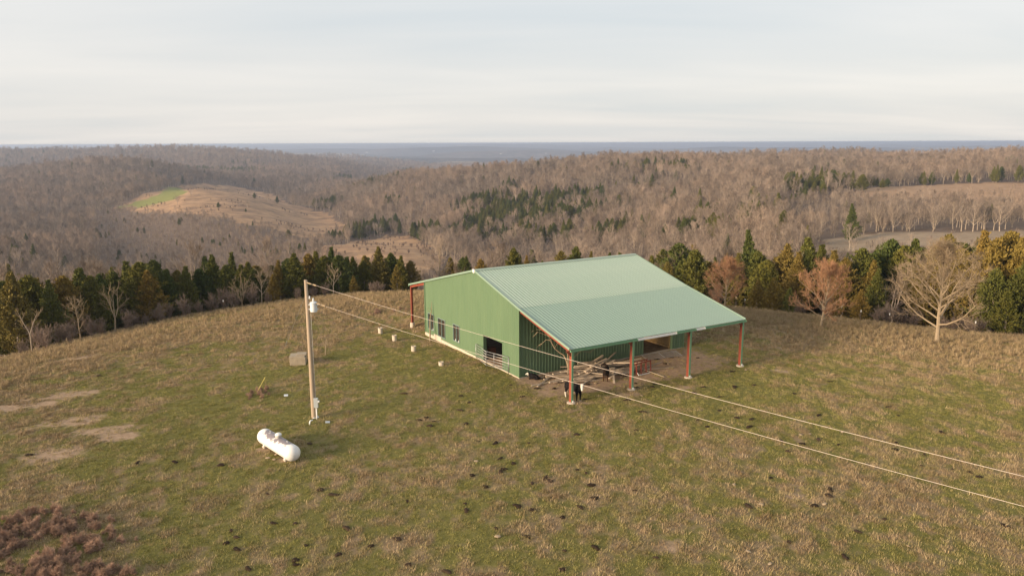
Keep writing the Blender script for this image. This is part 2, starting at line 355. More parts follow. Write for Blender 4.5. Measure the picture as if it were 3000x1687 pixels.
BRAMBLE = px_ellipses([(20, 1600, 260, 70, .62), (150, 1640, 190, 60, .62), (150, 1545, 150, 40, .4), (300, 1680, 100, 40, .45), (760, 1160, 60, 16, .32), (1110, 918, 70, 9, .35)])
GREEN = px_ellipses([(1290, 1030, 150, 26, .9), (1420, 1110, 80, 14, .8), (1180, 985, 100, 14, .6), (2090, 1065, 70, 16, 1.0), (2080, 1030, 60, 14, .7), (700, 1010, 200, 22, .5), (1100, 1040, 180, 26, .4), (850, 1090, 100, 18, .5), (230, 1105, 150, 12, .5), (2950, 1440, 90, 20, .6), (350, 1450, 120, 25, .5)])
BRT = 0.542; BX, BY = 0.4386*S, 45.7762*S
bW, bL, bh, bra, bR, be1, be2, bhl, bHE = 13.8465*S, 13.7457*S, 4.4746*S, 5.6084*S, 6.0293*S, 5.4233*S, 2.7913*S, 4.0137*S, 3.15*S
PX = [0.0, 4.4726*S, 9.0538*S, bL]
def to_local(X, Y):
    dx, dy = X-BX, Y-BY; return np.cos(BRT)*dx+np.sin(BRT)*dy, -np.sin(BRT)*dx+np.cos(BRT)*dy
def to_world(x, y): return BX+math.cos(BRT)*x-math.sin(BRT)*y, BY+math.sin(BRT)*x+math.cos(BRT)*y
def masks(X, Y):
    d = np.hypot(X, Y); D = hill_D(np.arctan2(X, Y)); q = d/D
    past = sstep(1.24, 1.18, q)
    big = fbm(X*0.055, Y*0.055, 41, 4); mid = fbm(X*0.42, Y*0.26, 47, 4); fine = fbm(X*1.4, Y*1.1, 53, 3)
    t = 0.31 + (big-0.5)*0.9 + (mid-0.5)*0.85 + (fine-.5)*1.7
    t = t + 0.55*sstep(.70, 1.0, q) + 0.22*sstep(10, 60, X)*sstep(.45, .7, q) + .12*sstep(-2, -22, X)*sstep(.75, .5, q)
    t = t - 0.75*ell_mask(GREEN, X, Y, .45, 8)
    tan = np.clip(t, 0, 1)
    dirt = ell_mask(DIRT, X, Y, .5, 13)
    lx, ly = to_local(X, Y); w = (fbm(X*.5, Y*.5, 71, 4)-.5)*3.2
    lean = sstep(-be1-.2, -be1+2.2, ly+w)*sstep(1.5, .2, ly)*sstep(-1.6, .4, lx+w*.6)*sstep(bL+2.2-w, bL-2.5-w, lx)
    dirt = np.maximum(dirt, lean*.95)
    br = ell_mask(BRAMBLE, X, Y, .6, 19)
    return past, tan, dirt, br

# ---------------------------------------------------------------- ground sheet
def ground_material():
    m = bpy.data.materials.new('ground_cover'); nt, b, N, L = nodes(m); b.inputs['Roughness'].default_value = .95; b.inputs['Specular IOR Level'].default_value = .1
    def at(n):
        a = N('ShaderNodeAttribute'); a.attribute_name = n; return a.outputs['Fac']
    def crisp(a, sc, amt, lo=.35, hi=.65):
        nf = noise_fac(N, L, sc, 5, .65, 'Position', 0, 1); s = N('ShaderNodeMath'); s.operation = 'SUBTRACT'; L(nf, s.inputs[0]); s.inputs[1].default_value = .5
        k = N('ShaderNodeMath'); k.operation = 'MULTIPLY_ADD'; L(s.outputs[0], k.inputs[0]); k.inputs[1].default_value = amt; L(a, k.inputs[2])
        r = N('ShaderNodeMapRange'); L(k.outputs[0], r.inputs['Value']); r.inputs['From Min'].default_value = lo; r.inputs['From Max'].default_value = hi; return r.outputs[0]
    gr = mixc(N, L, noise_fac(N, L, 2.2, 5, .7, 'Position', .3, .7), (.110, .105, .028), (.180, .158, .052))
    tn = mixc(N, L, noise_fac(N, L, 3.1, 5, .7, 'Position', .3, .7), (.185, .130, .075), (.310, .222, .132))
    past = mixc(N, L, crisp(at('tan'), 1.7, 1.0, .2, .8), gr, tn)
    dr = mixc(N, L, noise_fac(N, L, 2.5, 6, .7, 'Position', .3, .7), (.25, .170, .112), (.43, .305, .205))
    past = mixc(N, L, crisp(at('dirt'), 2.0, .9, .12, .62), past, dr)
    past = mixc(N, L, crisp(at('bramble'), 2.0, .5), past, (.095, .060, .042))
    lit = mixc(N, L, noise_fac(N, L, .12, 6, .7, 'Position', .3, .7), (.115, .078, .055), (.17, .125, .095))
    far = mixc(N, L, noise_fac(N, L, .009, 9, .72, 'Position', .38, .62), (.060, .052, .046), (.17, .135, .11))
    far = mixc(N, L, noise_fac(N, L, .0007, 6, .62, 'Position', .42, .58), far, (.045, .042, .040))
    far = mixc(N, L, noise_fac(N, L, .0013, 6, .65, 'Position', .60, .66), far, (.34, .26, .17))
    lit = mixc(N, L, at('far'), lit, far)
    col = mixc(N, L, at('past'), lit, past)
    fo = mixc(N, L, noise_fac(N, L, .045, 8, .75, 'Position', .38, .60), (.20, .125, .078), (.44, .275, .155))
    ft = mixc(N, L, noise_fac(N, L, .12, 6, .7, 'Position', .3, .7), (.27, .172, .105), (.39, .26, .165))
    fp = mixc(N, L, noise_fac(N, L, .2, 6, .7, 'Position', .3, .7), (.235, .175, .12), (.33, .255, .18))
    col = mixc(N, L, at('forange'), col, fo); col = mixc(N, L, at('ftan'), col, ft); col = mixc(N, L, at('fpale'), col, fp)
    col = mixc(N, L, at('fgreen'), col, mixc(N, L, noise_fac(N, L, .2, 5, .7, 'Position', .3, .7), (.17, .175, .045), (.24, .24, .075)))
    L(col, b.inputs['Base Color'])
    bn = N('ShaderNodeBump'); bn.inputs['Strength'].default_value = .8; bn.inputs['Distance'].default_value = .12
    L(noise_fac(N, L, 5.0, 6, .75, 'Position', 0, 1), bn.inputs['Height']); L(bn.outputs[0], b.inputs['Normal'])
    return m
def build_ground():
    rings = np.concatenate([[2, 8, 14, 20], np.arange(24, 132, 0.42), np.geomspace(132, 27000, 310)])
    azs = np.concatenate([np.radians(np.arange(-180, -42, 3.0)), np.radians(np.arange(-42, 42, 0.2)), np.radians(np.arange(42, 180, 3.0))])
    A, R = np.meshgrid(azs, rings); X = R*np.sin(A); Y = R*np.cos(A); Z = height(X, Y)
    nR, nA = X.shape; V = np.stack([X, Y, Z], -1).reshape(-1, 3)
    i = np.arange(nR-1)[:, None]; j = np.arange(nA)[None, :]; j2 = (j+1) % nA
    Q = np.stack([np.broadcast_to(a, (nR-1, nA)) for a in (i*nA+j, i*nA+j2, (i+1)*nA+j2, (i+1)*nA+j)], -1).reshape(-1, 4)
    c = len(V); V = np.vstack([V, [[0, 0, hz(0, .01)]]])
    tri = np.stack([np.arange(nA), np.full(nA, c), (np.arange(nA)+1) % nA], -1)
    me = bpy.data.meshes.new('ground'); nv = len(V); me.vertices.add(nv); me.vertices.foreach_set('co', V.ravel())
    lv = np.concatenate([Q.ravel(), tri.ravel()]).astype(np.int32); me.loops.add(len(lv)); me.loops.foreach_set('vertex_index', lv)
    nq, ntr = len(Q), len(tri); me.polygons.add(nq+ntr)
    ls = np.concatenate([np.arange(nq)*4, nq*4+np.arange(ntr)*3]).astype(np.int32); me.polygons.foreach_set('loop_start', ls)
    me.polygons.foreach_set('use_smooth', [True]*(nq+ntr)); me.update(calc_edges=True); me.validate()
    x, y = V[:, 0], V[:, 1]; past, tan, dirt, br = masks(x, y)
    d = np.hypot(x, y)
    att = dict(past=past, tan=tan, dirt=dirt, bramble=br, far=sstep(2200, 4600, d), forange=0*x, fgreen=0*x, ftan=0*x, fpale=0*x)
    wx = x+(fbm(x*.03, y*.03, 81, 3)-.5)*24; wy = y+(fbm(x*.03, y*.03, 91, 3)-.5)*24
    for k, P in FIELDS: att['f'+k] = np.maximum(att['f'+k], in_poly(P, wx, wy)*1.0*(d > 160))
    for k, a in att.items():
        la = me.attributes.new(k, 'FLOAT', 'POINT'); la.data.foreach_set('value', np.asarray(a, np.float32))
    me.materials.append(ground_material()); o = bpy.data.objects.new('ground', me); COL.objects.link(o)
    return tag(o, 'rolling pasture hilltop, wooded valleys and far ridges', 'ground', kind='structure')
GROUND = build_ground()
HZ = np.zeros(len(GROUND.data.vertices)*3); GROUND.data.vertices.foreach_get('co', HZ); HZ = HZ.reshape(-1, 3)[:, 2]

# ---------------------------------------------------------------- scattering helper (for what nobody could count)
def proto_collection(name, meshes):
    c = bpy.data.collections.new(name)
    for i, me in enumerate(meshes):
        o = bpy.data.objects.new('%s_%02d' % (name, i), me); c.objects.link(o)
    return c
def scatter(name, P, scl, rot, idx, meshes, attrs=None):
    me = bpy.data.meshes.new(name); n = len(P); me.vertices.add(n); me.vertices.foreach_set('co', np.asarray(P, np.float32).ravel())
    for nm, a in dict(scl=scl, idx=idx, **(attrs or {})).items():
        ty = 'INT' if nm == 'idx' else 'FLOAT'; la = me.attributes.new(nm, ty, 'POINT'); la.data.foreach_set('value', np.asarray(a, np.int32 if ty == 'INT' else np.float32))
    la = me.attributes.new('rot', 'FLOAT_VECTOR', 'POINT'); la.data.foreach_set('vector', np.asarray(rot, np.float32).ravel())
    o = bpy.data.objects.new(name, me); COL.objects.link(o); coll = proto_collection(name+'_kinds', meshes)
    ng = bpy.data.node_groups.new(name+'_scatter', 'GeometryNodeTree')
    ng.interface.new_socket('Geometry', in_out='INPUT', socket_type='NodeSocketGeometry'); ng.interface.new_socket('Geometry', in_out='OUTPUT', socket_type='NodeSocketGeometry')
    N = ng.nodes.new; L = ng.links.new; gi = N('NodeGroupInput'); go = N('NodeGroupOutput'); ip = N('GeometryNodeInstanceOnPoints'); ci = N('GeometryNodeCollectionInfo')
    ci.inputs['Collection'].default_value = coll; ci.inputs['Separate Children'].default_value = True; ci.inputs['Reset Children'].default_value = True
    def na(nm, ty):
        a = N('GeometryNodeInputNamedAttribute'); a.data_type = ty; a.inputs['Name'].default_value = nm; return a.outputs['Attribute']
    L(gi.outputs[0], ip.inputs['Points']); L(ci.outputs[0], ip.inputs['Instance']); ip.inputs['Pick Instance'].default_value = True
    L(na('idx', 'INT'), ip.inputs['Instance Index']); L(na('scl', 'FLOAT'), ip.inputs['Scale'])
    er = N('FunctionNodeEulerToRotation'); L(na('rot', 'FLOAT_VECTOR'), er.inputs[0]); L(er.outputs[0], ip.inputs['Rotation'])
    L(ip.outputs[0], go.inputs[0]); md = o.modifiers.new('scatter', 'NODES'); md.node_group = ng
    return o

# ---------------------------------------------------------------- tree shapes
def unit(v): v = np.asarray(v, float); return v/(np.linalg.norm(v)+1e-9)
def bare_tree(seed, Ht, trunk_r, clear=.2, nprim=16, ang=(55, 35), vase=0, lv=3, nsub=7, ntw=9, twr=.012, twl=1.0, tropism=.10, sides=5, stems=1, topfrac=.86, env=None):
    """trunk MB, crown MB: tapered stem, limbs, branches, twigs"""
    r = np.random.default_rng(seed); T = MB(); C = MB()
    def path(p, d, length, n, wob, up):
        pts = [np.array(p, float)]; d = unit(d); st = length/n
        for _ in range(n):
            d = unit(d + r.normal(0, wob, 3) + np.array([0, 0, up])); pts.append(pts[-1]+d*st)
        return np.array(pts)
    def side_dir(d, angle, phi=None):
        d = unit(d); ref = np.array([0, 0, 1.0]) if abs(d[2]) < .95 else np.array([1.0, 0, 0]); a = unit(np.cross(d, ref)); b = np.cross(d, a)
        phi = r.uniform(0, 2*math.pi) if phi is None else phi; q = math.radians(angle)
        return unit(d*math.cos(q)+(a*math.cos(phi)+b*math.sin(phi))*math.sin(q))
    def twigs(P, n, l, rad):
        k = len(P)-1
        for _ in range(n):
            t = r.uniform(.15, 1.0)*k; i = min(int(t), k-1); p = P[i]+(P[i+1]-P[i])*(t-i); d = P[i+1]-P[i]
            e = side_dir(d, r.uniform(18, 55)); e = unit(e+np.array([0, 0, tropism*2])); L = l*r.uniform(.5, 1.2)
            q = p+e*L*.5; e2 = unit(e+r.normal(0, .18, 3)+np.array([0, 0, tropism])); C.tube([p, q, q+e2*L*.5], [rad, rad*.75, rad*.4], 3, cap=False, tip=True)
    def reach(p, d):
        zc, Rw, Rh = (e*Ht for e in (env or (.60, .32, .42))); q = (np.asarray(p)-np.array([0, 0, zc]))/np.array([Rw, Rw, Rh]); w = np.asarray(d)/np.array([Rw, Rw, Rh])
        a = w@w; b = 2*q@w; c = q@q-1; D = b*b-4*a*c
        return max(.08*Ht, (-b+math.sqrt(max(D, 0)))/(2*a))
    def branch(p, d, length, rad, level):
        n = 5 if level == 1 else 3; P = path(p, d, length, n, .10 if level == 1 else .14, tropism)
        C.tube(P, np.linspace(rad, max(rad*.28, twr), n+1), sides if level == 1 else 3, cap=False, m=1 if level == 1 else 0)
        if level >= lv: twigs(P, ntw, twl, twr); return
        ns = nsub if level == 1 else max(3, nsub-3)
        for s in range(ns):
            t = (.22+.78*(s+r.uniform(.1, .9))/ns)*n; i = min(int(t), n-1); q = P[i]+(P[i+1]-P[i])*(t-i)
            L = length*r.uniform(.34, .55)*(1.15-.6*t/n); branch(q, side_dir(P[i+1]-P[i], r.uniform(28, 55)), L, max(rad*.42, twr*1.1), level+1)
        twigs(P, max(3, ntw//2), twl, twr)
    for st in range(stems):
        tilt = r.normal(0, .05 if stems == 1 else .28, 2); base = np.array([r.normal(0, .12), r.normal(0, .12), -.5]) if stems > 1 else np.array([0, 0, -.6])
        if vase:
            P = path(base, (tilt[0], tilt[1], 1), Ht*clear+.6, 4, .03, .05); T.tube(P, np.linspace(trunk_r*1.15, trunk_r*.8, 5), 7, cap=False)
            ph0 = r.uniform(0, 6.28)
            for k in range(vase):
                a = math.radians(r.uniform(14, ang[0]*.72)); ph = ph0+2*math.pi*k/vase+r.normal(0, .2)
                d = np.array([math.sin(a)*math.cos(ph), math.sin(a)*math.sin(ph), math.cos(a)])
                branch(P[-1]-np.array([0, 0, .1]), d, reach(P[-1], d)*r.uniform(.82, .98), trunk_r*.62, 1)
        else:
            P = path(base, (tilt[0], tilt[1], 1), Ht*topfrac+.5, 9, .035, .04); rr = trunk_r*(1-np.linspace(0, 1, 10)*.93)**.85; rr[0] *= 1.25; T.tube(P, rr, 7, cap=False)
            ph = r.uniform(0, 6.28)
            for k in range(nprim):
                f = clear+(.985-clear)*((k+.5)/nprim)**.92; t = f*9; i = min(int(t), 8); p = P[i]+(P[i+1]-P[i])*(t-i); ph += 2.4+r.normal(0, .3)
                g = (f-clear)/(1-clear); a = ang[0]+(ang[1]-ang[0])*g
                q = math.radians(a+r.normal(0, 6)); d = np.array([math.sin(q)*math.cos(ph), math.sin(q)*math.sin(ph), math.cos(q)]); L = reach(p, d)*r.uniform(.80, 1.0)
                branch(p, d, L, max(rr[i]*.5, twr*1.5), 1)
            twigs(P[-4:], ntw, twl, twr)
    return T, C
def cedar_tree(seed, Ht, R, nb=90, spray=26, low=.03, spire=.9, open_=.0):
    r = np.random.default_rng(seed); T = MB(); C = MB()
    T.tube([(0, 0, -.6), (0, 0, Ht*.4), (r.normal(0, .05), 0, Ht*.9)], [Ht*.018, Ht*.013, .02], 6, cap=False)
    P = []; D = []; Ln = []
    lob = [(r.uniform(0, 6.28), r.uniform(.75, 1.25)) for _ in range(5)]
    for k in range(nb):
        f = low+(1-low)*((k+.5)/nb)**.85; ph = k*2.399+r.normal(0, .35)
        env = (min(1.0, .55+f*2.2) if f < .22 else 1)*(1-max(0, (f-.18)/.82)**1.25)**spire
        lb = 1+.22*sum(math.cos(ph-a)*(w-1)*4 for a, w in lob)/2
        L = max(.25, R*env*lb*r.uniform(.72, 1.15)); up = math.radians(r.uniform(22, 54)+26*f)
        d = np.array([math.cos(ph)*math.cos(up), math.sin(ph)*math.cos(up), math.sin(up)]); b = np.array([0, 0, f*Ht*.93])
        if r.uniform() < open_: continue
        ns = max(6, int(spray*(.35+.75*L/R)))
        t = r.uniform(.22, 1.0, ns)**.75; w = .07+.085*L*(1.1-t)
        pts = b+d*(L*t)[:, None]+r.normal(0, 1, (ns, 3))*w[:, None]*np.array([1, 1, .8]); pts[:, 2] -= .10*L*(t**2)
        P.append(pts); dd = d+r.normal(0, .5, (ns, 3))+np.array([0, 0, .8]); D.append(dd); Ln.append(r.uniform(.12, .29, ns)*(1.0 if Ht > 4 else .8))
    P = np.vstack(P); D = np.vstack(D); D /= np.linalg.norm(D, axis=1)[:, None]; Ln = np.concatenate(Ln); n = len(P)
    sd = np.cross(D, r.normal(0, 1, (n, 3))); sd /= np.linalg.norm(sd, axis=1)[:, None]+1e-9; W = Ln*r.uniform(.22, .36, n)
    V = np.stack([P-D*(Ln*.4)[:, None], P+sd*W[:, None], P+D*(Ln*.75)[:, None], P-sd*W[:, None]], 1).reshape(-1, 3)
    C.v.append(V); C.n = len(V); C.f = [(4*i, 4*i+1, 4*i+2, 4*i+3) for i in range(n)]; C.mi = [0]*n
    return T, C
def merged(T, C, name, mt, mc, extra=None):
    B = MB(); 
    for X, m in ((T, 0), (C, 1)):
        V = np.vstack(X.v); off = B.n; B.v.append(V); B.f += [tuple(i+off for i in f) for f in X.f]; B.mi += [(1-i if m else 0) for i in X.mi]; B.n += len(V)
    return B.mesh(name, [mt, mc])
# woodland kinds (shared by the single trees near the pasture and by the far woods)
WOOD = []
for k, (ht, kw) in enumerate([
        (14.5, dict(clear=.26, nprim=16, ang=(62, 25), nsub=6, ntw=8, twr=.021, twl=1.35, env=(.60, .33, .40))),
        (13.0, dict(clear=.26, vase=7, ang=(62, 30), nsub=8, ntw=8, twr=.020, twl=1.3, env=(.56, .40, .44))),
        (16.0, dict(clear=.34, nprim=15, ang=(52, 22), nsub=6, ntw=8, twr=.021, twl=1.4, env=(.66, .27, .35))),
        (12.0, dict(clear=.20, nprim=18, ang=(66, 28), nsub=6, ntw=8, twr=.020, twl=1.2, env=(.56, .38, .42))),
        (14.0, dict(clear=.30, vase=6, ang=(54, 30), nsub=8, ntw=8, twr=.020, twl=1.4, env=(.62, .34, .40))),
        (10.0, dict(clear=.14, vase=7, ang=(70, 25), nsub=8, ntw=8, twr=.019, twl=1.1, env=(.52, .42, .46)))]):
    T, C = bare_tree(100+k, ht, .10+ht*.008, lv=2, sides=4, tropism=.15, **kw)
    WOOD.append(dict(ht=ht, trunk=T.mesh('trunk', M['bark']), crown=C.mesh('crown', [M['twig'], M['bark']]), both=merged(T, C, 'wood_tree', M['bark'], M['twig'])))
CEDAR = []
for k, (ht, R, nb, sp, op) in enumerate([(9.5, 2.6, 250, 64, .05), (8.5, 2.8, 240, 64, .08), (10.5, 2.5, 260, 60, .07), (7.0, 2.1, 200, 50, .05), (9.0, 3.1, 250, 66, .11), (4.2, 1.35, 120, 40, .02)]):
    T, C = cedar_tree(200+k, ht, R, nb, sp, open_=op, spire=[.85, .68, .95, .85, .62, .85][k]); m = M['cedar']
    CEDAR.append(dict(ht=ht, trunk=T.mesh('trunk', M['bark']), crown=C.mesh('crown', m), crown_b=C.mesh('crown_bronze', M['cedar_b']), both=merged(T, C, 'cedar', M['bark'], m)))
def place_tree(kind, name, x, y, h, label, cat, group, crown_key='crown', wide=1.0, rz=None, lean=0):
    k = h/kind['ht']*(1.06 if 'cedar' in name else 1.0); o = empty(name, (x, y, hz(x, y)), rng.uniform(0, 6.28) if rz is None else rz); o.scale = (k*wide, k*wide, k)
    o.rotation_euler[0] = lean
    link(bpy.data.objects.new('trunk', kind['trunk']), o); link(bpy.data.objects.new('crown', kind[crown_key]), o)
    return tag(o, label, cat, group)
def edge_depth(u, extra):          # depth just past the brow of the pasture on column u
    d = ray(u, 900); az = math.atan2(d[0], d[1]); return (CR*float(hill_D(az))+extra)*math.cos(az)
def at_col(u, depth): return ((u-1500.0)/FPX*depth, depth)

# ---------------------------------------------------------------- cedars at the pasture edge
ced_left = [(10, 800, 6), (60, 812, 9), (119, 822, 5), (165, 812, 8), (216, 788, 10), (245, 812, 7), (273, 806, 11), (315, 800, 14), (355, 768, 12), (392, 772, 9), (415, 795, 7), (437, 766, 14), (475, 790, 9), (505, 795, 12), (532, 782, 8), (570, 790, 12),
            (611, 748, 12), (650, 780, 10), (696, 777, 14), (735, 790, 12), (808, 764, 10), (835, 760, 14), (855, 744, 9), (897, 747, 12), (919, 738, 14), (945, 752, 9), (967, 726, 12), (985, 750, 8), (1029, 754, 12), (1060, 765, 10), (1105, 724, 10), (1142, 744, 13), (1172, 751, 9), (1198, 766, 12)]
for i, (u, v, ex) in enumerate(ced_left):
    Y = edge_depth(u, ex); x, y = at_col(u, Y); h = z_of(v, Y, u)-hz(x, y); k = CEDAR[[0, 1, 2, 4, 0, 1][i % 6]]; br = (i*7 % 10) < 2
    place_tree(k, 'cedar_tree', x, y, h, ('pointed', 'full rounded', 'tall slim', 'broad ragged', 'pointed', 'full rounded')[i % 6]+(' olive cedar with bronze tips in the row behind the utility pole' if br else ' dark green cedar in the dense row behind the utility pole'), 'cedar', 'cedars in the row behind the utility pole', 'crown_b' if br else 'crown', wide=rng.uniform(1.2, 1.55))
for u, v, ex, lab in ((789, 806, 3, 'small bright olive cedar between the pale bare tree and the utility pole'), (1029, 812, 2, 'small round cedar at the foot of the row beside the barn'), (1158, 778, 2, 'golden cone shaped young cedar left of the barn')):
    Y = edge_depth(u, ex); x, y = at_col(u, Y); place_tree(CEDAR[3] if u > 1100 or u < 800 else CEDAR[5], 'cedar_tree', x, y, z_of(v, Y, u)-hz(x, y), lab, 'cedar', None, 'crown_b', wide=1.1)
ced_mid = [(1365, 752, 14), (1408, 760, 10), (1505, 729, 16), (1544, 750, 12), (1590, 765, 10), (1644, 738, 14), (1690, 726, 18), (1735, 738, 12), (1790, 742, 16), (1960, 770, 8)]
for i, (u, v, ex) in enumerate(ced_mid):
    Y = edge_depth(u, ex); x, y = at_col(u, Y); place_tree(CEDAR[[0, 4, 1, 2][i % 4]], 'cedar_tree', x, y, z_of(v, Y, u)-hz(x, y), 'cedar top showing above the barn roof ridge', 'cedar', 'cedars behind the barn roof', 'crown_b' if i % 2 else 'crown')
ced_right = [(2043, 736, 10, 0), (2085, 770, 12, 1), (2000, 765, 14, 0), (2171, 744, 12, 1), (2229, 740, 14, 0), (2260, 765, 10, 0), (2314, 717, 12, 1), (2350, 740, 8, 1), (2233, 822, 4, 1), (2280, 815, 3, 1), (2330, 845, 3, 0), (2454, 736, 12, 1), (2490, 760, 9, 1), (2540, 732, 12, 0), (2575, 765, 10, 1), (2543, 850, 3, 1),
             (2621, 708, 18, 0), (2660, 725, 16, 0), (2691, 704, 22, 0), (2590, 790, 6, 0), (2788, 694, 12, 1), (2830, 735, 10, 1), (2760, 735, 12, 1), (2893, 680, 12, 1), (2935, 705, 9, 1), (2972, 684, 12, 1), (3010, 700, 8, 1), (2985, 855, 3, 0), (2940, 790, 5, 0), (3040, 760, 5, 0), (2373, 700, 26, 0), (2416, 720, 20, 0)]
for i, (u, v, ex, br) in enumerate(ced_right):
    Y = edge_depth(u, ex); x, y = at_col(u, Y); h = z_of(v, Y, u)-hz(x, y)
    k = CEDAR[3] if v > 810 else CEDAR[[1, 4, 0, 2][i % 4]]
    lab = ('low bushy cedar at the fence line behind the red twigged trees' if v > 810 else ('full rounded', 'broad ragged', 'pointed', 'tall slim')[i % 4]+(' golden olive cedar behind the bare trees right of the barn' if br else ' deep green cedar behind the bare trees right of the barn'))
    place_tree(k, 'cedar_tree', x, y, h, lab, 'cedar', 'cedars behind the bare trees right of the barn', 'crown_b' if br else 'crown', wide=rng.uniform(1.2, 1.5))

for i in range(60):
    right = i >= 24; u = rng.uniform(1960, 3060) if right else rng.uniform(-30, 1330); ex = rng.uniform(13, 34); Y = edge_depth(u, ex); x, y = at_col(u, Y); q = i % 5
    v = rng.uniform(715, 775) if right else np.interp(u, [0, 500, 1000, 1330], [825, 795, 752, 765])+rng.uniform(-12, 22); h = min(12.5, max(4.5, z_of(v, Y, u)-hz(x, y)))
    place_tree(CEDAR[q], 'cedar_tree', x, y, h, ('pointed', 'full rounded', 'tall slim', 'small neat', 'broad ragged')[q]+(' cedar in the second rank behind the bare trees right of the barn' if right else ' cedar in the second rank of the row behind the pole'), 'cedar', 'cedars of the second rank on the right' if right else 'cedars of the second rank on the left', 'crown_b' if i % 3 == 0 else 'crown', wide=rng.uniform(1.25, 1.6))

# ---------------------------------------------------------------- single bare trees round the pasture
def single(name, T, C, mt, mc, u, v, label, cat='tree', rz=0, group=None, xy=None):
    p = ground_pt(u, v) if xy is None else (xy[0], xy[1], hz(*xy)); o = empty(name, p, rz)
    T.build('trunk', mt, o); C.build('crown', [mc, mt], o); return tag(o, label, cat, group)
T, C = bare_tree(1, 6.5, .12, clear=.15, nprim=28, ang=(72, 12), nsub=7, ntw=6, twr=.010, twl=.6, tropism=.10, lv=3, topfrac=.82, env=(.48, .44, .50))
single('bare_maple', T, C, M['bark_pale'], M['twig_red'], 2122, 903, 'reddish twigged bare tree just past the far corner of the barn roof', rz=.4)
T, C = bare_tree(2, 7.1, .16, clear=.18, nprim=28, ang=(74, 12), nsub=7, ntw=6, twr=.010, twl=.6, tropism=.10, lv=3, topfrac=.82, env=(.47, .47, .51))
single('bare_maple', T, C, M['bark_pale'], M['twig_red'], 2403, 958, 'rounded reddish twigged bare tree with pale double trunk in tall grass', rz=1.4)
T, C = bare_tree(3, 9.8, .22, clear=.21, nprim=30, ang=(70, 12), nsub=7, ntw=6, twr=.0105, twl=.8, tropism=.07, lv=3, topfrac=.90, env=(.36, .54, .63))
single('bare_specimen_tree', T, C, M['bark_pale'], M['twig_tan'], 2745, 1006, 'wide spreading bare tan tree standing alone on mown grass', rz=2.2)
def edge_bare(u, vt, ex, seed, label, mt='bark_pale', mc='twig_tan', **kw):
    Y = edge_depth(u, ex); x, y = at_col(u, Y); h = z_of(vt, Y, u)-hz(x, y)
    T, C = bare_tree(seed, h, max(.07, h*.016), twr=.012, **kw); return single('bare_tree', T, C, M[mt], M[mc], 0, 0, label, rz=seed, xy=(x, y))
edge_bare(693, 782, 1, 5, 'pale forked bare tree at the top of the pasture slope', clear=.14, vase=6, ang=(52, 30), nsub=5, ntw=4, twl=.6, lv=2)
edge_bare(303, 828, 0, 6, 'tan bare tree with a few dry leaves left at the dark cedar row', clear=.3, vase=4, ang=(30, 30), nsub=6, ntw=5, twl=.7, lv=2)
edge_bare(198, 866, 0, 7, 'leaning slender bare tree before the dark cedars', clear=.35, nprim=9, ang=(60, 35), nsub=4, ntw=5, twl=.7, lv=2)
edge_bare(45, 895, 1, 8, 'forked bare tree in shade at the lowest end of the pasture edge', clear=.42, vase=2, ang=(30, 25), nsub=6, ntw=5, twl=.7, lv=2, mt='bark')
edge_bare(750, 790, 2, 9, 'straight thin bare tree beside the pale forked tree', clear=.4, nprim=9, ang=(60, 30), nsub=4, ntw=5, twl=.6, lv=2, mt='bark')
edge_bare(965, 775, 1, 10, 'thin bare pole tree before the cedars behind the wires', clear=.4, nprim=8, ang=(65, 35), nsub=4, ntw=4, twl=.5, lv=2, mt='bark')
edge_bare(1283, 688, 16, 12, 'tall straight bare tree rising behind the left end of the roof', clear=.3, nprim=22, ang=(80, 30), nsub=5, ntw=6, twl=.8, lv=2, mc='twig')
edge_bare(1340, 760, 6, 14, 'low bare tree behind the left roof slope', clear=.2, vase=4, ang=(45, 30), nsub=6, ntw=7, twl=.8, lv=2, mc='twig_gr')
edge_bare(2640, 792, 6, 15, 'grey many branched bare tree left of the wide spreading tree', clear=.15, vase=5, ang=(50, 30), nsub=7, ntw=9, twl=.9, lv=2, mt='bark', mc='twig_gr')
edge_bare(2700, 740, 14, 16, 'tall silver grey bare tree behind the wide spreading tree', clear=.25, vase=5, ang=(50, 30), nsub=7, ntw=9, twl=.9, lv=2, mt='bark', mc='twig_gr')
edge_bare(2865, 730, 16, 17, 'silver grey bare tree between two golden cedars', clear=.25, vase=5, ang=(50, 30), nsub=7, ntw=9, twl=.9, lv=2, mt='bark', mc='twig_gr')
# bare shrubs at the foot of the cedar rows
SH = []
for k in range(4):
    T, C = bare_tree(40+k, 3.4, .05, clear=.12, vase=4, ang=(55, 30), nsub=6, ntw=9, twr=.012, twl=.7, lv=2, stems=3, sides=3)
    B = MB()
    for q in (T, C): 
        V = np.vstack(q.v); off = B.n; B.v.append(V); B.f += [tuple(i+off for i in f) for f in q.f]; B.mi += [0]*len(q.f); B.n += len(V)
    SH.append(B.mesh('bare_shrub', M['twig_gr']))
sh_u = [(20, 0), (70, 2), (95, 0), (140, 1), (170, 0), (232, 0), (262, 1), (345, 0), (372, 2), (400, 0), (440, 0), (470, 1), (515, 0), (560, 1), (600, 0), (635, 1), (660, 0), (720, 0), (768, 1), (860, 0), (905, 1), (940, 0), (1080, 0), (1095, 1), (1110, 0)]
sh_r = [(2110, 1), (2360, 1), (2440, 1), (2600, 0), (2625, 2), (2655, 0), (2680, 1), (2715, 0), (2800, 1), (2830, 0), (2860, 2), (2885, 0), (2915, 1)]
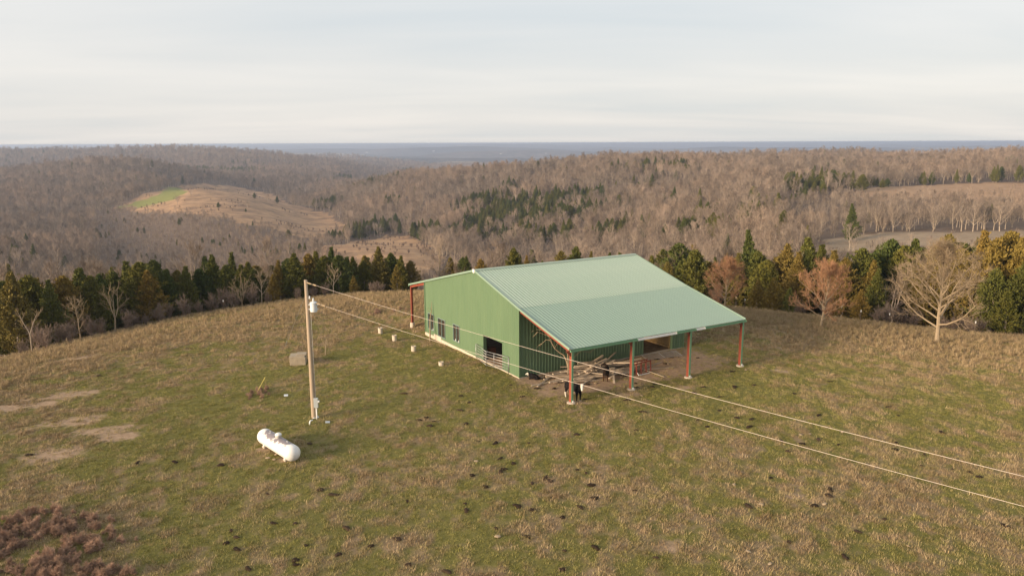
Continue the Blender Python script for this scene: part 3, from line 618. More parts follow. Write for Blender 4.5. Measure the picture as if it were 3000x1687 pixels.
for i, (u, ex) in enumerate(sh_u+sh_r):
    Y = edge_depth(u, ex-1); x, y = at_col(u, Y); o = link(bpy.data.objects.new('bare_shrub', SH[i % 4])); o.location = (x, y, hz(x, y)); o.rotation_euler = (0, 0, i*1.7); s = rng.uniform(.45, .9); o.scale = (s, s, s)
    if i < len(sh_u): tag(o, 'leafless grey brown shrub at the foot of the dark cedar row', 'shrub', 'bare shrubs along the left cedar row')
    else: tag(o, 'leafless grey shrub along the fence behind the bare trees', 'shrub', 'bare shrubs along the right fence line')

# ---------------------------------------------------------------- woods
def any_field(X, Y, pad=0.0):
    r = np.zeros(X.shape, bool); wx = X+(fbm(X*.03, Y*.03, 81, 3)-.5)*24; wy = Y+(fbm(X*.03, Y*.03, 91, 3)-.5)*24
    for k, P in FIELDS: r |= in_poly(P, wx, wy)
    return r
def sample_wedge(r0, r1, per, half=42):
    a = math.radians(half); n = int(a*(r1*r1-r0*r0)/per); r = np.sqrt(rng.uniform(r0*r0, r1*r1, n)); t = rng.uniform(-a, a, n); return r*np.sin(t), r*np.cos(t)
def beyond_edge(X, Y, q0): return np.hypot(X, Y)/hill_D(np.arctan2(X, Y)) > q0
def visible(X, Y, Z):
    ok = np.ones(X.shape, bool)
    for t in np.linspace(.15, .97, 40): ok &= (H+(Z-H)*t) > height(X*t, Y*t)-.3
    return ok
CEDPATCH = [(1560, 610, 170, 34), (1640, 590, 110, 30), (1720, 580, 70, 26), (1480, 650, 120, 26), (1600, 650, 90, 28), (1560, 700, 60, 18), (1130, 675, 80, 14), (1240, 690, 60, 18), (1030, 690, 60, 14), (2430, 538, 75, 14), (2380, 560, 40, 20), (2330, 580, 30, 20),
            (2350, 555, 60, 12), (1880, 500, 80, 12), (1960, 495, 90, 10), (1480, 700, 80, 16), (1110, 535, 70, 12), (1190, 500, 50, 10), (1160, 600, 50, 14), (740, 735, 70, 8), (830, 742, 60, 9), (640, 712, 30, 10), (300, 690, 25, 10), (560, 500, 90, 7), (700, 503, 70, 6), (2720, 535, 25, 10), (2850, 535, 60, 8), (2950, 530, 50, 8),
            (20, 735, 70, 22), (60, 770, 50, 20), (2190, 660, 40, 18), (2290, 690, 30, 14), (1790, 690, 60, 20), (2000, 700, 60, 14), (2100, 690, 40, 16), (1950, 600, 40, 14), (2200, 600, 25, 12), (2500, 690, 30, 10), (2560, 650, 25, 12), (1830, 465, 40, 5), (2870, 640, 40, 12), (960, 600, 40, 10), (1000, 520, 40, 6), (1500, 560, 50, 10), (1420, 600, 90, 24), (1700, 640, 90, 24), (1800, 610, 70, 18), (1380, 690, 80, 18), (1640, 700, 70, 18), (2270, 630, 50, 14), (2060, 640, 50, 14), (1900, 680, 60, 16)]
CP = []
for u, v, ru, rv in CEDPATCH:
    c = ground_pt(u, v+6); d = math.hypot(c[0], c[1]); c2 = ground_pt(u, v+6-rv*.6); CP.append((c[0], c[1], ru/FPX*d, max(ru/FPX*d*.45, min(abs(math.hypot(c2[0], c2[1])-d)*1.2, ru/FPX*d*2.0)), math.atan2(c[0], c[1])))
def cedar_prob(X, Y):
    m = np.zeros(X.shape); w = (fbm(X*.02, Y*.02, 61, 3)-.5)*1.2
    for cx, cy_, rx, ry, az in CP:
        dx, dy = X-cx, Y-cy_; a = dx*math.cos(az)-dy*math.sin(az); b = dx*math.sin(az)+dy*math.cos(az); m = np.maximum(m, sstep(1.1, .5, np.sqrt((a/rx)**2+(b/ry)**2)+w))
    d = np.hypot(X, Y); return np.clip(m*.95+.035*(fbm(X*.012, Y*.012, 67, 3) > .55)+.20*sstep(330, 150, d), 0, 1)
bx, by, bs = [], [], []; cx_, cy2, cs = [], [], []
for r0, r1, per, sc in ((95, 330, 30, .82), (330, 700, 34, .95), (700, 1500, 52, 1.06), (1500, 2600, 120, 1.32), (2600, 4600, 330, 1.75)):
    X, Y = sample_wedge(r0, r1, per); k = beyond_edge(X, Y, 1.30) & ~any_field(X, Y); X, Y = X[k], Y[k]
    pc = cedar_prob(X, Y); isC = rng.uniform(0, 1, len(X)) < pc
    # scrubby thin woods where the fields meet the timber
    hsc = sc*rng.uniform(.62, 1.12, len(X))*(.80+.35*fbm(X*.01, Y*.01, 77, 3))
    bx.append(X[~isC]); by.append(Y[~isC]); bs.append(hsc[~isC]); cx_.append(X[isC]); cy2.append(Y[isC]); cs.append(hsc[isC]*1.45)
bx, by, bs = map(np.concatenate, (bx, by, bs)); cx_, cy2, cs = map(np.concatenate, (cx_, cy2, cs))
# the land drops before the two right-hand fields: keep the trees in front of them short
def front_of_fields(X, Y):
    u = 1500+FPX*X/Y; d = Y/S; lo = (u > 2330) & (d > 100) & (d < 200); up = (u > 2300) & (d > 232) & (d < 395); sp = (u > 820) & (u < 1330) & (d > 90) & (d < 320); sl = (u > 280) & (u < 1010) & (d > 330) & (d < 640)
    return np.where(lo, .52, np.where(up, .62, np.where(sp | sl, .48, 1.0)))
bs *= front_of_fields(bx, by); cs *= front_of_fields(cx_, cy2)
bz = height(bx, by); cz = height(cx_, cy2)
def split_near(X, Y, Z, sc, n, top):
    vis = visible(X, Y, Z+top*sc) & (np.abs(np.arctan2(X, Y)) < math.radians(35)); d = np.where(vis, np.hypot(X, Y), 1e9); return np.argsort(d)[:n]
nb_i = split_near(bx, by, bz, bs, 280, 11.0); nc_i = split_near(cx_, cy2, cz, cs, 120, 7.0)
for q, i in enumerate(nb_i):
    k = WOOD[q % 6]; right = bx[i] > 10; look = ('rounded', 'wide forked', 'tall slender', 'broad low branched', 'forked upright', 'short bushy')[q % 6]
    place_tree(k, 'bare_tree', bx[i], by[i], k['ht']*bs[i], look+(' leafless tree in the near woods on the slope right of the barn' if right else ' leafless tree in the near woods below the left pasture edge'), 'tree', 'bare trees of the near woods right of the barn' if right else 'bare trees of the near woods on the left')
for q, i in enumerate(nc_i):
    k = CEDAR[q % 5]; right = cx_[i] > 10; look = ('pointed', 'full rounded', 'tall slim', 'small neat', 'broad ragged')[q % 5]
    place_tree(k, 'cedar_tree', cx_[i], cy2[i], k['ht']*cs[i], look+(' dark cedar among leafless trees on the slope right of the barn' if right else ' dark cedar among leafless trees below the left pasture edge'), 'cedar', 'cedars in the near woods right of the barn' if right else 'cedars in the near woods on the left')
def rest(X, Y, Z, sc, gone, name, meshes, label, cat, thin=0):
    k = np.ones(len(X), bool); k[gone] = False; P = np.stack([X[k], Y[k], Z[k]-.15], -1); n = len(P); rot = np.zeros((n, 3)); rot[:, 2] = rng.uniform(0, 6.28, n)
    return tag(scatter(name, P, sc[k], rot, rng.integers(0, len(meshes), n), meshes), label, cat, kind='stuff')
rest(bx, by, bz, bs, nb_i, 'bare_woodland', [w['both'] for w in WOOD], 'leafless grey brown woods covering the hills and valleys', 'woods')
rest(cx_, cy2, cz, cs, nc_i, 'cedar_woodland', [c['both'] for c in CEDAR[:5]], 'patches of dark evergreen cedars in the leafless woods', 'woods')
# cedar clump at the end of the upper right-hand field, and one tall cedar by the lower one
for i, u in enumerate(np.linspace(2322, 2592, 20)):
    Y = rng.uniform(535, 600); x, y = at_col(u, Y); v = np.interp(u, [2322, 2420, 2520, 2592], [548, 508, 506, 528])+rng.uniform(-2, 8); q = i % 5
    place_tree(CEDAR[q], 'cedar_tree', x, y, min(17, max(7, z_of(v, Y, u)-hz(x, y))), ('pointed', 'full rounded', 'tall slim', 'small neat', 'broad ragged')[q]+' cedar in the dark clump at the end of the upper tan field', 'cedar', 'cedars clumped at the end of the upper tan field', wide=1.5)
x, y = at_col(2495, 284); place_tree(CEDAR[2], 'cedar_tree', x, y, z_of(598, 284, 2495)-hz(x, y), 'tall pointed cedar standing alone by the pale lower field', 'cedar', None, wide=1.2)
def field_brush():
    P = np.vstack([np.stack([rng.uniform(p[:, 0].min(), p[:, 0].max(), n), rng.uniform(p[:, 1].min(), p[:, 1].max(), n)], -1) for (k, p), n in ((FIELDS[0], 3000), (FIELDS[2], 260))])
    X, Y = P[:, 0], P[:, 1]; k = (in_poly(FIELDS[0][1], X, Y) | in_poly(FIELDS[2][1], X, Y)) & (fbm(X*.02, Y*.02, 55, 4) > .50) & ~in_poly(FIELDS[1][1], X, Y); X, Y = X[k], Y[k]; n = len(X)
    tag(scatter('field_brush', np.stack([X, Y, height(X, Y)], -1), rng.uniform(.25, .8, n), np.stack([np.zeros(n), np.zeros(n), rng.uniform(0, 6.28, n)], -1), rng.integers(0, 4, n), SH), 'low brown brush dotted over the far hillside fields', 'brush', kind='stuff')
field_brush()
# lone trees and cedars on the far tan hillside field
for i, (u, v, h) in enumerate([(746, 582, 6), (813, 596, 8), (845, 700, 6), (640, 610, 5), (970, 618, 4), (720, 622, 3)]):
    p = ground_pt(u, v); place_tree(CEDAR[[1, 0, 4][i % 3]], 'cedar_tree', p[0], p[1], h*1.2, 'lone dark cedar on the far tan hillside field', 'cedar', 'lone cedars on the far hillside field', wide=1.3)
for i, (u, v) in enumerate([(785, 596), (520, 600), (725, 622), (845, 690), (640, 660), (560, 575)]):
    p = ground_pt(u, v); place_tree(WOOD[i % 6], 'bare_tree', p[0], p[1], 11, 'lone leafless tree on the far tan hillside field', 'tree', 'lone bare trees on the far hillside field')

# ---------------------------------------------------------------- grass
def blade_clump(seed, n, h0, h1, spread, w, lean):
    r = np.random.default_rng(seed); B = MB()
    for _ in range(n):
        a = r.uniform(0, 6.28); q = r.uniform(0, 1)**.6*spread; p = np.array([q*math.cos(a), q*math.sin(a), -.02]); h = r.uniform(h0, h1); b = r.uniform(0, 6.28)
        d = np.array([math.cos(b), math.sin(b), 0])*h*r.uniform(.2, 1)*lean; s = np.array([-math.sin(b), math.cos(b), 0])*w*r.uniform(.6, 1.3)
        m = p+np.array([0, 0, h*.6])+d*.35; t = p+np.array([0, 0, h])+d
        B.add([p-s, p+s, m+s*.7, m-s*.7, t], [(0, 1, 2, 3), (3, 2, 4)])
    return B
def grass_material():
    m = bpy.data.materials.new('grass_blades'); nt, b, N, L = nodes(m); b.inputs['Roughness'].default_value = .8; b.inputs['Specular IOR Level'].default_value = .12
    a = N('ShaderNodeAttribute'); a.attribute_type = 'INSTANCER'; a.attribute_name = 'tint'
    k = N('ShaderNodeAttribute'); k.attribute_type = 'INSTANCER'; k.attribute_name = 'shade'
    g = mixc(N, L, k.outputs['Fac'], (.158, .152, .036), (.315, .285, .090)); t = mixc(N, L, k.outputs['Fac'], (.225, .155, .082), (.440, .325, .195))
    c = mixc(N, L, a.outputs['Fac'], g, t); L(c, b.inputs['Base Color']); return m
M['grass'] = grass_material()
def sample_pasture(n, q1, r0=27):
    a = math.radians(40); t = rng.uniform(-a, a, n); D = hill_D(t)*q1; r = np.sqrt(rng.uniform(r0*r0, D*D, n)); return r*np.sin(t), r*np.cos(t)
def barn_clear(X, Y):
    lx, ly = to_local(X, Y); return ~((lx > -.15) & (lx < bL+.15) & (ly > -.1) & (ly < bW+.1))
def grass():
    X, Y = sample_pasture(118000, 1.20); past, tan, dirt, br = masks(X, Y)
    k = barn_clear(X, Y) & (rng.uniform(0, 1, len(X)) > dirt*.92); X, Y, tan, br, dirt = X[k], Y[k], tan[k], br[k], dirt[k]; n = len(X)
    tint = np.clip(tan*1.15-.08+rng.normal(0, .22, n), 0, 1); shade = np.clip(fbm(X*.9, Y*.9, 5, 3)*1.2-.1+rng.normal(0, .30, n), 0, 1)
    sc = rng.uniform(.6, 1.25, n)*(.75+.6*tint); rot = np.stack([rng.normal(0, .06, n), rng.normal(0, .06, n), rng.uniform(0, 6.28, n)], -1)
    ms = [blade_clump(s, 26, .05, .15, .24, .010, .8).mesh('short_grass', M['grass']) for s in range(4)]
    tag(scatter('short_grass', np.stack([X, Y, height(X, Y)], -1), sc, rot, rng.integers(0, 4, n), ms, dict(tint=tint, shade=shade)), 'short grazed green and tan pasture grass', 'grass', kind='stuff')
    X, Y = sample_pasture(60000, 1.20); past, tan, dirt, br = masks(X, Y); q = np.hypot(X, Y)/hill_D(np.arctan2(X, Y))
    pr = sstep(.50, .95, tan)*sstep(.44, .66, fbm(X*.85, Y*.5, 15, 4))*.70 + sstep(.72, .98, q)*.62*sstep(.4, .75, tan)
    k = barn_clear(X, Y) & (rng.uniform(0, 1, len(X)) < pr) & (dirt < .35); X, Y, q = X[k], Y[k], q[k]; n = len(X)
    sc = rng.uniform(.45, 1.05, n)*(.55+.55*sstep(.6, 1.0, q)); tint = np.clip(rng.normal(.93, .12, n), 0, 1); shade = np.clip(rng.normal(.58, .26, n), 0, 1)
    ms = [blade_clump(20+s, 20, .25, .62, .16, .009, .55).mesh('tall_grass', M['grass']) for s in range(4)]
    rot = np.stack([rng.normal(0, .1, n), rng.normal(0, .1, n), rng.uniform(0, 6.28, n)], -1)
    tag(scatter('tall_dry_grass', np.stack([X, Y, height(X, Y)], -1), sc, rot, rng.integers(0, 4, n), ms, dict(tint=tint, shade=shade)), 'tall dry tan grass in clumps and along the brow', 'grass', kind='stuff')
    # reddish brown brambles
    M['bramble'] = mat('bramble_canes', (.25, .155, .108), (.36, .235, .165), 1.5, .9, rnd=.3)
    ms = []
    for s in range(3):
        T, C = bare_tree(70+s, .85, .012, clear=.1, vase=5, ang=(75, 30), nsub=5, ntw=9, twr=.007, twl=.26, lv=2, stems=3, sides=3, tropism=.02)
        B = MB(); V = np.vstack(C.v); B.v.append(V); B.f = list(C.f); B.mi = [0]*len(C.f); B.n = len(V); ms.append(B.mesh('bramble', M['bramble']))
    X, Y = sample_pasture(60000, 1.0); past, tan, dirt, br = masks(X, Y); k = (rng.uniform(0, 1, len(X)) < br*.95) & barn_clear(X, Y); X, Y = X[k], Y[k]; n = len(X)
    tag(scatter('bramble_thicket', np.stack([X, Y, height(X, Y)], -1), rng.uniform(.28, .75, n), np.stack([np.zeros(n), np.zeros(n), rng.uniform(0, 6.28, n)], -1), rng.integers(0, 3, n), ms), 'low reddish brown bramble thicket in the pasture', 'brambles', kind='stuff')
grass()

# ---------------------------------------------------------------- barn
BARN = empty('barn', (BX, BY, 0), BRT); tag(BARN, 'green metal barn with wide pale green roof and open red post lean-to', 'barn')
def corr_cols(u0, u1, pitch, rib):
    c = [(u0, 0.0)]; k = math.floor(u0/pitch)-1
    while k*pitch < u1+pitch:
        x = (k+.5)*pitch
        for dx, o in ((-.035, 0), (-.016, rib), (.016, rib), (.035, 0)):
            if u0+1e-4 < x+dx < u1-1e-4: c.append((x+dx, o))
        k += 1
    c.append((u1, 0.0)); return c
def strip(B, cols, pos, lo, hi):
    V = []
    for u, o in cols: V.append(pos(u, lo(u), o)); V.append(pos(u, hi(u), o))
    B.add(V, [(2*i, 2*i+2, 2*i+3, 2*i+1) for i in range(len(cols)-1)])
WALLZ0 = 0.08
def wall(u0, u1, n, pos, hi, holes, name='wall_panel', parent=BARN, m=None, rib=.040):
    w = (u1-u0)/n
    for k in range(n):
        a, b = u0+k*w+.002, u0+(k+1)*w-.002; cuts = sorted({a, b, *[x for h in holes for x in h[:2] if a < x < b]}); B = MB()
        for c, d in zip(cuts[:-1], cuts[1:]):
            mid = (c+d)/2; segs = [(WALLZ0, None)]
            for h0, h1, z0, z1 in holes:
                if h0 < mid < h1: segs = ([(WALLZ0, z0)] if z0 > WALLZ0+.02 else [])+[(z1, None)]
            cols = corr_cols(c, d, w/3, rib)
            for s0, s1 in segs: strip(B, cols, pos, lambda u: s0, (lambda u: s1) if s1 is not None else hi)
        if B.n: B.build(name, m or M['wall'], parent)
def gable_hi(y): return (bh+(bR-bh)*y/bra if y < bra else bR-(bR-bhl)*(y-bra)/(bW-bra))-.02
WIN = [(16.30, 17.60, .60, 2.22), (10.68, 11.96, .62, 2.22)]; DOOR = (13.74, 15.30, .34, 2.16); BAY = (2.70, 6.05, WALLZ0, 2.42); SIDE = (13.25, 16.75, WALLZ0, 3.1)
wall(0, bW, 20, lambda u, z, o: (-o, u, z), gable_hi, [*WIN, DOOR, BAY], rib=.016)
wall(0, bW, 20, lambda u, z, o: (bL+o, u, z), gable_hi, [])
wall(0, bL, 20, lambda u, z, o: (u, -o, z), lambda u: bh-.03, [SIDE])
wall(0, bL, 20, lambda u, z, o: (u, bW+o, z), lambda u: bhl-.03, [(4.0, 15.5, WALLZ0, 3.4)])  # unseen left wall; wide opening added to let sky light into the barn
B = MB(); B.box((-.05, -.07, -1.2), (.18, bW+.07, WALLZ0)); B.box((bL-.18, -.07, -1.2), (bL+.05, bW+.07, WALLZ0)); B.box((.181, -.07, -1.2), (bL-.181, .18, WALLZ0-.002)); B.box((.181, bW-.18, -1.2), (bL-.181, bW+.07, WALLZ0-.002)); B.build('foundation', M['lightconc'], BARN)
B = MB(); B.box((.19, .19, -.9), (bL-.19, bW-.19, .10)); B.build('straw_floor', M['straw'], BARN)
for (x, y) in ((0, 0), (0, bW), (bL, 0), (bL, bW)):
    B = MB(); s = 1 if x else -1; t = 1 if y else -1; z1 = (bh if y == 0 else bhl)-.05
    B.box((x-.07, y-.07, WALLZ0-.01), (x+.07, y+.07, z1)); o = B.build('corner_trim', M['wall'], BARN)
def framed(y0, y1, z0, z1, n, name):
    B = MB(); f = .04
    B.box((-.05, y0-.03, z0-.03), (.10, y0+f, z1+.03)); B.box((-.05, y1-f, z0-.03), (.10, y1+.03, z1+.03)); B.box((-.048, y0+f, z1-f), (.098, y1-f, z1+.03)); B.box((-.07, y0+f, z0-.03), (.098, y1-f, z0+f))
    w = (y1-y0)/n
    o = B.build(name, M['frame'], BARN)
    for k in range(1, n): B = MB(); B.box((-.046, y0+w*k-.03, z0+f), (.094, y0+w*k+.03, z1-f)); B.build('mullion', M['frame'], o)
    for k in range(n): B = MB(); B.box((.03, y0+w*k+.031, z0+f+.001), (.05, y0+w*(k+1)-.031, z1-f-.001)); B.build('pane', M['glass'], o)
    if name == 'window':
        for k in range(n): B = MB(); B.box((-.075, y0+w*(k+.12)-.02, z0+f), (-.05, y0+w*(k+.12)+.05, z0+f+.2)); B.build('vent_flap', M['white'], o)
for w in WIN: framed(*w, 2, 'window')
framed(*DOOR, 2, 'glazed_door')
B = MB(); B.box((-.06, 14.6, -.5), (.0, 16.25, .32)); o = B.build('door_step', M['lightconc'], BARN)
# door bay reveal
for y in (BAY[0]-.04, BAY[1]+.04):
    B = MB(); B.box((-.035, y-.05, WALLZ0), (.30, y+.05, BAY[3]+.05)); B.build('door_jamb', M['wall'], BARN)
B = MB(); B.box((-.034, BAY[0]+.012, BAY[3]-.02), (.30, BAY[1]-.012, BAY[3]+.06)); B.build('door_head', M['wall'], BARN)
for x in (SIDE[0]-.04, SIDE[1]+.04):
    B = MB(); B.box((x-.05, -.035, WALLZ0), (x+.05, .25, SIDE[3]+.05)); B.build('door_jamb', M['wall'], BARN)
# plywood partition inside the side doorway
for k in range(3):
    B = MB(); B.box((16.83, .32+k*1.225, .16+.03*(k % 3)), (16.86, .32+k*1.225+1.212, 2.6)); B.build('plywood_sheet', M['ply'], BARN)
B = MB(); B.box((16.72, .32, .105), (16.825, 4.0, .30)); B.build('kick_board', M['ply'], BARN)
for x in PX[1:3]:
    for y in (2.2, bra, bW-4):
        B = MB(); B.box((x-.12, y-.12, .1), (x+.12, y+.12, gable_hi(y)-.2)); B.build('inner_post', M['red'], BARN)
# roof sheets
RO = .05
def roof_tier(p0, p1, m, lift, name='roof_panel', n=20):
    y0, z0 = p0; y1, z1 = p1; L = math.hypot(y1-y0, z1-z0); ny, nz = -(z1-z0)/L, (y1-y0)/L
    if nz < 0: ny, nz = -ny, -nz
    x0, x1 = -.10, bL+.10; w = (x1-x0)/n; B = MB(); cols = corr_cols(.0005, w-.0005, w/3, .025)
    pos = lambda u, t, o: (u, y0+(y1-y0)*t+ny*(o+RO+lift), z0+(z1-z0)*t+nz*(o+RO+lift))
    strip(B, cols, pos, lambda u: 0.0, lambda u: 1.0); me = B.mesh(name, m)
    for k in range(n):
        o = link(bpy.data.objects.new(name, me), BARN); o.location = (x0+k*w, 0, 0)
slope_r = (bR-bh)/bra; zl = bR-(bR-bhl)*(bW+be2-bra)/(bW-bra)
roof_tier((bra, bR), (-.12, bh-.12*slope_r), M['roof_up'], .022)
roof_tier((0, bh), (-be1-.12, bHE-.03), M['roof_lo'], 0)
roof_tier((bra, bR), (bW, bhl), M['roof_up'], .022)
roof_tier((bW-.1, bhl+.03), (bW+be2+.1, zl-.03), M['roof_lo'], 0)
B = MB(); V = []
for x in (-.12, bL+.12):
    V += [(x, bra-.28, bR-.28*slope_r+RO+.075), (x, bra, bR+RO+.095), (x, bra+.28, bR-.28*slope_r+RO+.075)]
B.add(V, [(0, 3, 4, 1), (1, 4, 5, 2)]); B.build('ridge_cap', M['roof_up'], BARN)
B = MB(); B.box((-.22, bra-.17, bR-.17), (-.13, bra+.17, bR+.15)); B.build('ridge_end_cap', M['white'], BARN, bevel=.02)
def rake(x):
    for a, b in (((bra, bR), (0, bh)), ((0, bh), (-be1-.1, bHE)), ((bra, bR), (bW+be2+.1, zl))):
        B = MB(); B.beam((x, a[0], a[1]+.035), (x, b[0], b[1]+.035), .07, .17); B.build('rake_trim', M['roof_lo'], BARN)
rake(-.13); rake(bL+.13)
# gutter along the lean-to eave, one length bare metal
def gut(xa, xb, m, dz=0):
    B = MB(); y = -be1-.19; B.add([(xa, y-.07, bHE-.06+dz), (xa, y-.07, bHE-.17+dz), (xa, y+.07, bHE-.17+dz), (xa, y+.07, bHE-.02+dz), (xb, y-.07, bHE-.06+dz), (xb, y-.07, bHE-.17+dz), (xb, y+.07, bHE-.17+dz), (xb, y+.07, bHE-.02+dz)],
        [(0, 4, 5, 1), (1, 5, 6, 2), (2, 6, 7, 3), (0, 1, 2, 3), (4, 7, 6, 5)]); return B.build('gutter', m, BARN)
gut(-.12, PX[1]+.35, M['trim']); tag(gut(PX[1]+.36, PX[1]+4.4, M['white'], -.005), 'bare silver length of gutter'); gut(PX[1]+4.41, PX[2]+.5, M['trim']); gut(PX[2]+.51, PX[2]+1.5, M['white'], -.005); gut(PX[2]+1.51, bL+.12, M['trim'])
gyl = bW+be2+.15; B = MB(); B.box((-.12, gyl-.06, zl-.14), (bL+.12, gyl+.06, zl+.01)); B.build('gutter', M['trim'], BARN)
# purlins, rafters, posts
for k, x in enumerate(PX):
    xx = min(max(x, .13), bL-.13)
    B = MB(); B.beam((xx, -be1+.13, bHE-.17), (xx, -.10, bh-.22), .14, .30); B.build('rafter', M['red'], BARN)
    B = MB(); B.beam((xx, bW+.12, bhl-.22), (xx, bW+be2-.1, zl-.14), .14, .24); B.build('rafter', M['red'], BARN)
    wx, wy = to_world(xx, -be1); g = hz(wx, wy)
    B = MB(); B.box((xx-.085, -be1-.11, g+.05), (xx+.085, -be1+.17, bHE-.02)); po = B.build('post', M['red'], BARN)
    B = MB(); B.box((xx-.09, -be1-.135, g+.07), (xx+.09, -be1-.112, bHE-.06)); B.build('green_flashing', M['trim'], po)
    B = MB(); B.add([(xx-.13, -be1-.05, bHE-.1), (xx-.55, -be1-.05, bHE-.1), (xx-.13, -be1-.05, bHE-.55), (xx-.13, -be1+.05, bHE-.1), (xx-.55, -be1+.05, bHE-.1), (xx-.13, -be1+.05, bHE-.55)], [(0, 1, 2), (5, 4, 3), (0, 3, 4, 1), (1, 4, 5, 2), (2, 5, 3, 0)]); B.build('knee_gusset', M['red'], po)
    B = MB(); B.lathe([(.30, -.5), (.34, g+.02), (.31, g+.09), (.2, g+.10)], 14, org=(xx, -be1, 0)); B.build('footing', M['lightconc'], po, smooth=False)
    B = MB(); B.box((xx+.0, -be1-.19, g+.10), (xx+.10, -be1-.137, g+.22)); B.build('anchor_plate', M['white'], po)
    wx, wy = to_world(xx, bW+be2); g = hz(wx, wy)
    B = MB(); B.box((xx-.10, bW+be2-.10, g+.4), (xx+.10, bW+be2+.10, zl-.02)); po = B.build('post', M['red'], BARN)
    B = MB(); B.lathe([(.26, g-.5), (.25, g+.52), (.2, g+.54)], 14, org=(xx, bW+be2, 0)); B.build('footing', M['lightconc'], po)
for f in np.linspace(.04, .96, 6):
    y = -be1*(1-f); z = bHE+(bh-bHE)*f; B = MB(); B.box((-.05, y-.04, z-.10), (bL+.05, y+.04, z+.02)); B.build('purlin', M['red'], BARN)
for f in (.1, .5, .9):
    y = bW+be2*f; z = bhl+(zl-bhl)*f; B = MB(); B.box((-.05, y-.04, z-.10), (bL+.05, y+.04, z+.015)); B.build('purlin', M['red'], BARN)
for f in np.linspace(.08, .92, 5):
    for ya, za, yb, zb in ((0, bh, bra, bR), (bW, bhl, bra, bR)):
        y = ya+(yb-ya)*f; z = za+(zb-za)*f; B = MB(); B.box((.05, y-.04, z-.16), (bL-.05, y+.04, z+.01)); B.build('purlin', M['red'], BARN)

# ---------------------------------------------------------------- things by the barn
def pxd(u, v, Y):
    d = ray(u, v); return Vector((d[0]/d[1]*Y, Y, H+d[2]/d[1]*Y))
z1p = lambda x, y: (1180+x*.3313, 720+y*.3313)
def gate_panel(a, b, h, label, rails=6, mid=True):
    a = Vector(a); b = Vector(b); o = empty('livestock_panel', a); d = b-a
    zz = lambda p, h_: Vector((p.x, p.y, p.z+h_))
    for p in (Vector((0, 0, 0)), d):
        B = MB(); B.tube([p+Vector((0, 0, -.05)), p+Vector((0, 0, h))], .03, 8); B.build('upright', M['galv'], o, smooth=True)
    if mid: B = MB(); B.tube([d*.36+Vector((0, 0, .25)), d*.36+Vector((0, 0, h))], .026, 8); B.build('upright', M['galv'], o, smooth=True)
    for k in range(rails):
        z = .22+(h-.24)*k/(rails-1); B = MB(); B.tube([Vector((0, 0, z)), d+Vector((0, 0, z))], .024 if k < rails-1 else .030, 6); B.build('rail', M['galv'], o, smooth=True)
    return tag(o, label, 'livestock panel')
ga = ground_pt(*z1p(648, 1003)); gb_ = ground_pt(*z1p(738, 1078)); gc = ground_pt(*z1p(935, 1142))
gate_panel(ga, gb_, 1.42, 'short silver tube panel angled from the gable wall to the doorway', mid=False)
gate_panel(gb_, gc, 1.45, 'long silver tube panel closing off the gable doorway')
# panel lying on the dirt by the side door
o = empty('livestock_panel', (*to_world(14.2, -1.35), 0), BRT-.20); o.location.z = hz(o.location.x, o.location.y)
for k in range(6): B = MB(); B.tube([(-1.7, -.55+k*.23, .06+.03*k), (1.9, -.55+k*.23, .10+.03*k)], .022, 6); B.build('rail', M['galv'], o)
for x in (-1.7, .1, 1.9): B = MB(); B.tube([(x, -.56, .07), (x, .61, .22)], .03, 6); B.build('upright', M['galv'], o)
tag(o, 'silver tube panel lying flat on the dirt by the side doorway', 'livestock panel')
# red frame beside the lumber
o = empty('feeder_frame', (*to_world(9.7, -3.85), 0), BRT+.1); o.location.z = hz(o.location.x, o.location.y)
for y in (-.35, .35):
    for x in (-.85, -.3, .3, .85): B = MB(); B.beam((x, y, 0), (x+.06, y*.6, .95), .10, .05); B.build('slat', M['red'], o)
    B = MB(); B.beam((-.95, y*.62, .93), (1.0, y*.62, .93), .08, .08); B.build('rail', M['red'], o)
B = MB(); B.tube([(-.95, -.5, .25), (-.9, -.62, .06), (.4, -.66, .06)], .035, 6); B.build('skid', M['white'], o)
tag(o, 'rusty red metal rack beside the lumber pile', 'rack')
# orange box inside the doorway
p = plane_pt(1441, 1032, .1); B = MB(); B.box((-.34, -.3, 0), (.34, .3, .5)); o = B.build('feed_box', M['orange'], bevel=.02); o.location = p; o.rotation_euler = (0, 0, .2); tag(o, 'orange brown box on the straw inside the gable doorway', 'box')
p = to_world(9.0, 9.5)
B = MB(); B.lathe([(.72, -.75), (.78, -.6), (.80, 0), (.78, .6), (.72, .75)], 22, axis='X'); o = B.build('hay_bale', M['straw'], smooth=True); o.location = (p[0], p[1], .88); o.rotation_euler = (0, 0, .5); tag(o, 'round brown hay bale in the shade inside the barn', 'hay bale')
# dead sapling leaning on the gable wall
B = MB(); C2 = MB(); o = empty('dead_sapling', (*to_world(-.75, 15.75), 0), BRT); gz = hz(o.location.x, o.location.y); o.location.z = gz
B.tube([(0, 0, -.2), (.1, .12, .9), (.25, .40, 2.0), (.55, .62, 3.1), (.62, .70, 3.9)], [.075, .065, .05, .035, .012], 6); B.build('trunk', M['bark_pale'], o)
for a, b in (((.25, .4, 2.0), (.05, .1, 2.6)), ((.4, .5, 2.6), (.3, 1.0, 3.3)), ((.5, .6, 3.0), (.2, .3, 3.5))): C2.tube([a, b], [.02, .008], 4)
C2.build('branches', M['bark_pale'], o); tag(o, 'thin dead sapling leaning on the gable wall between windows', 'sapling')
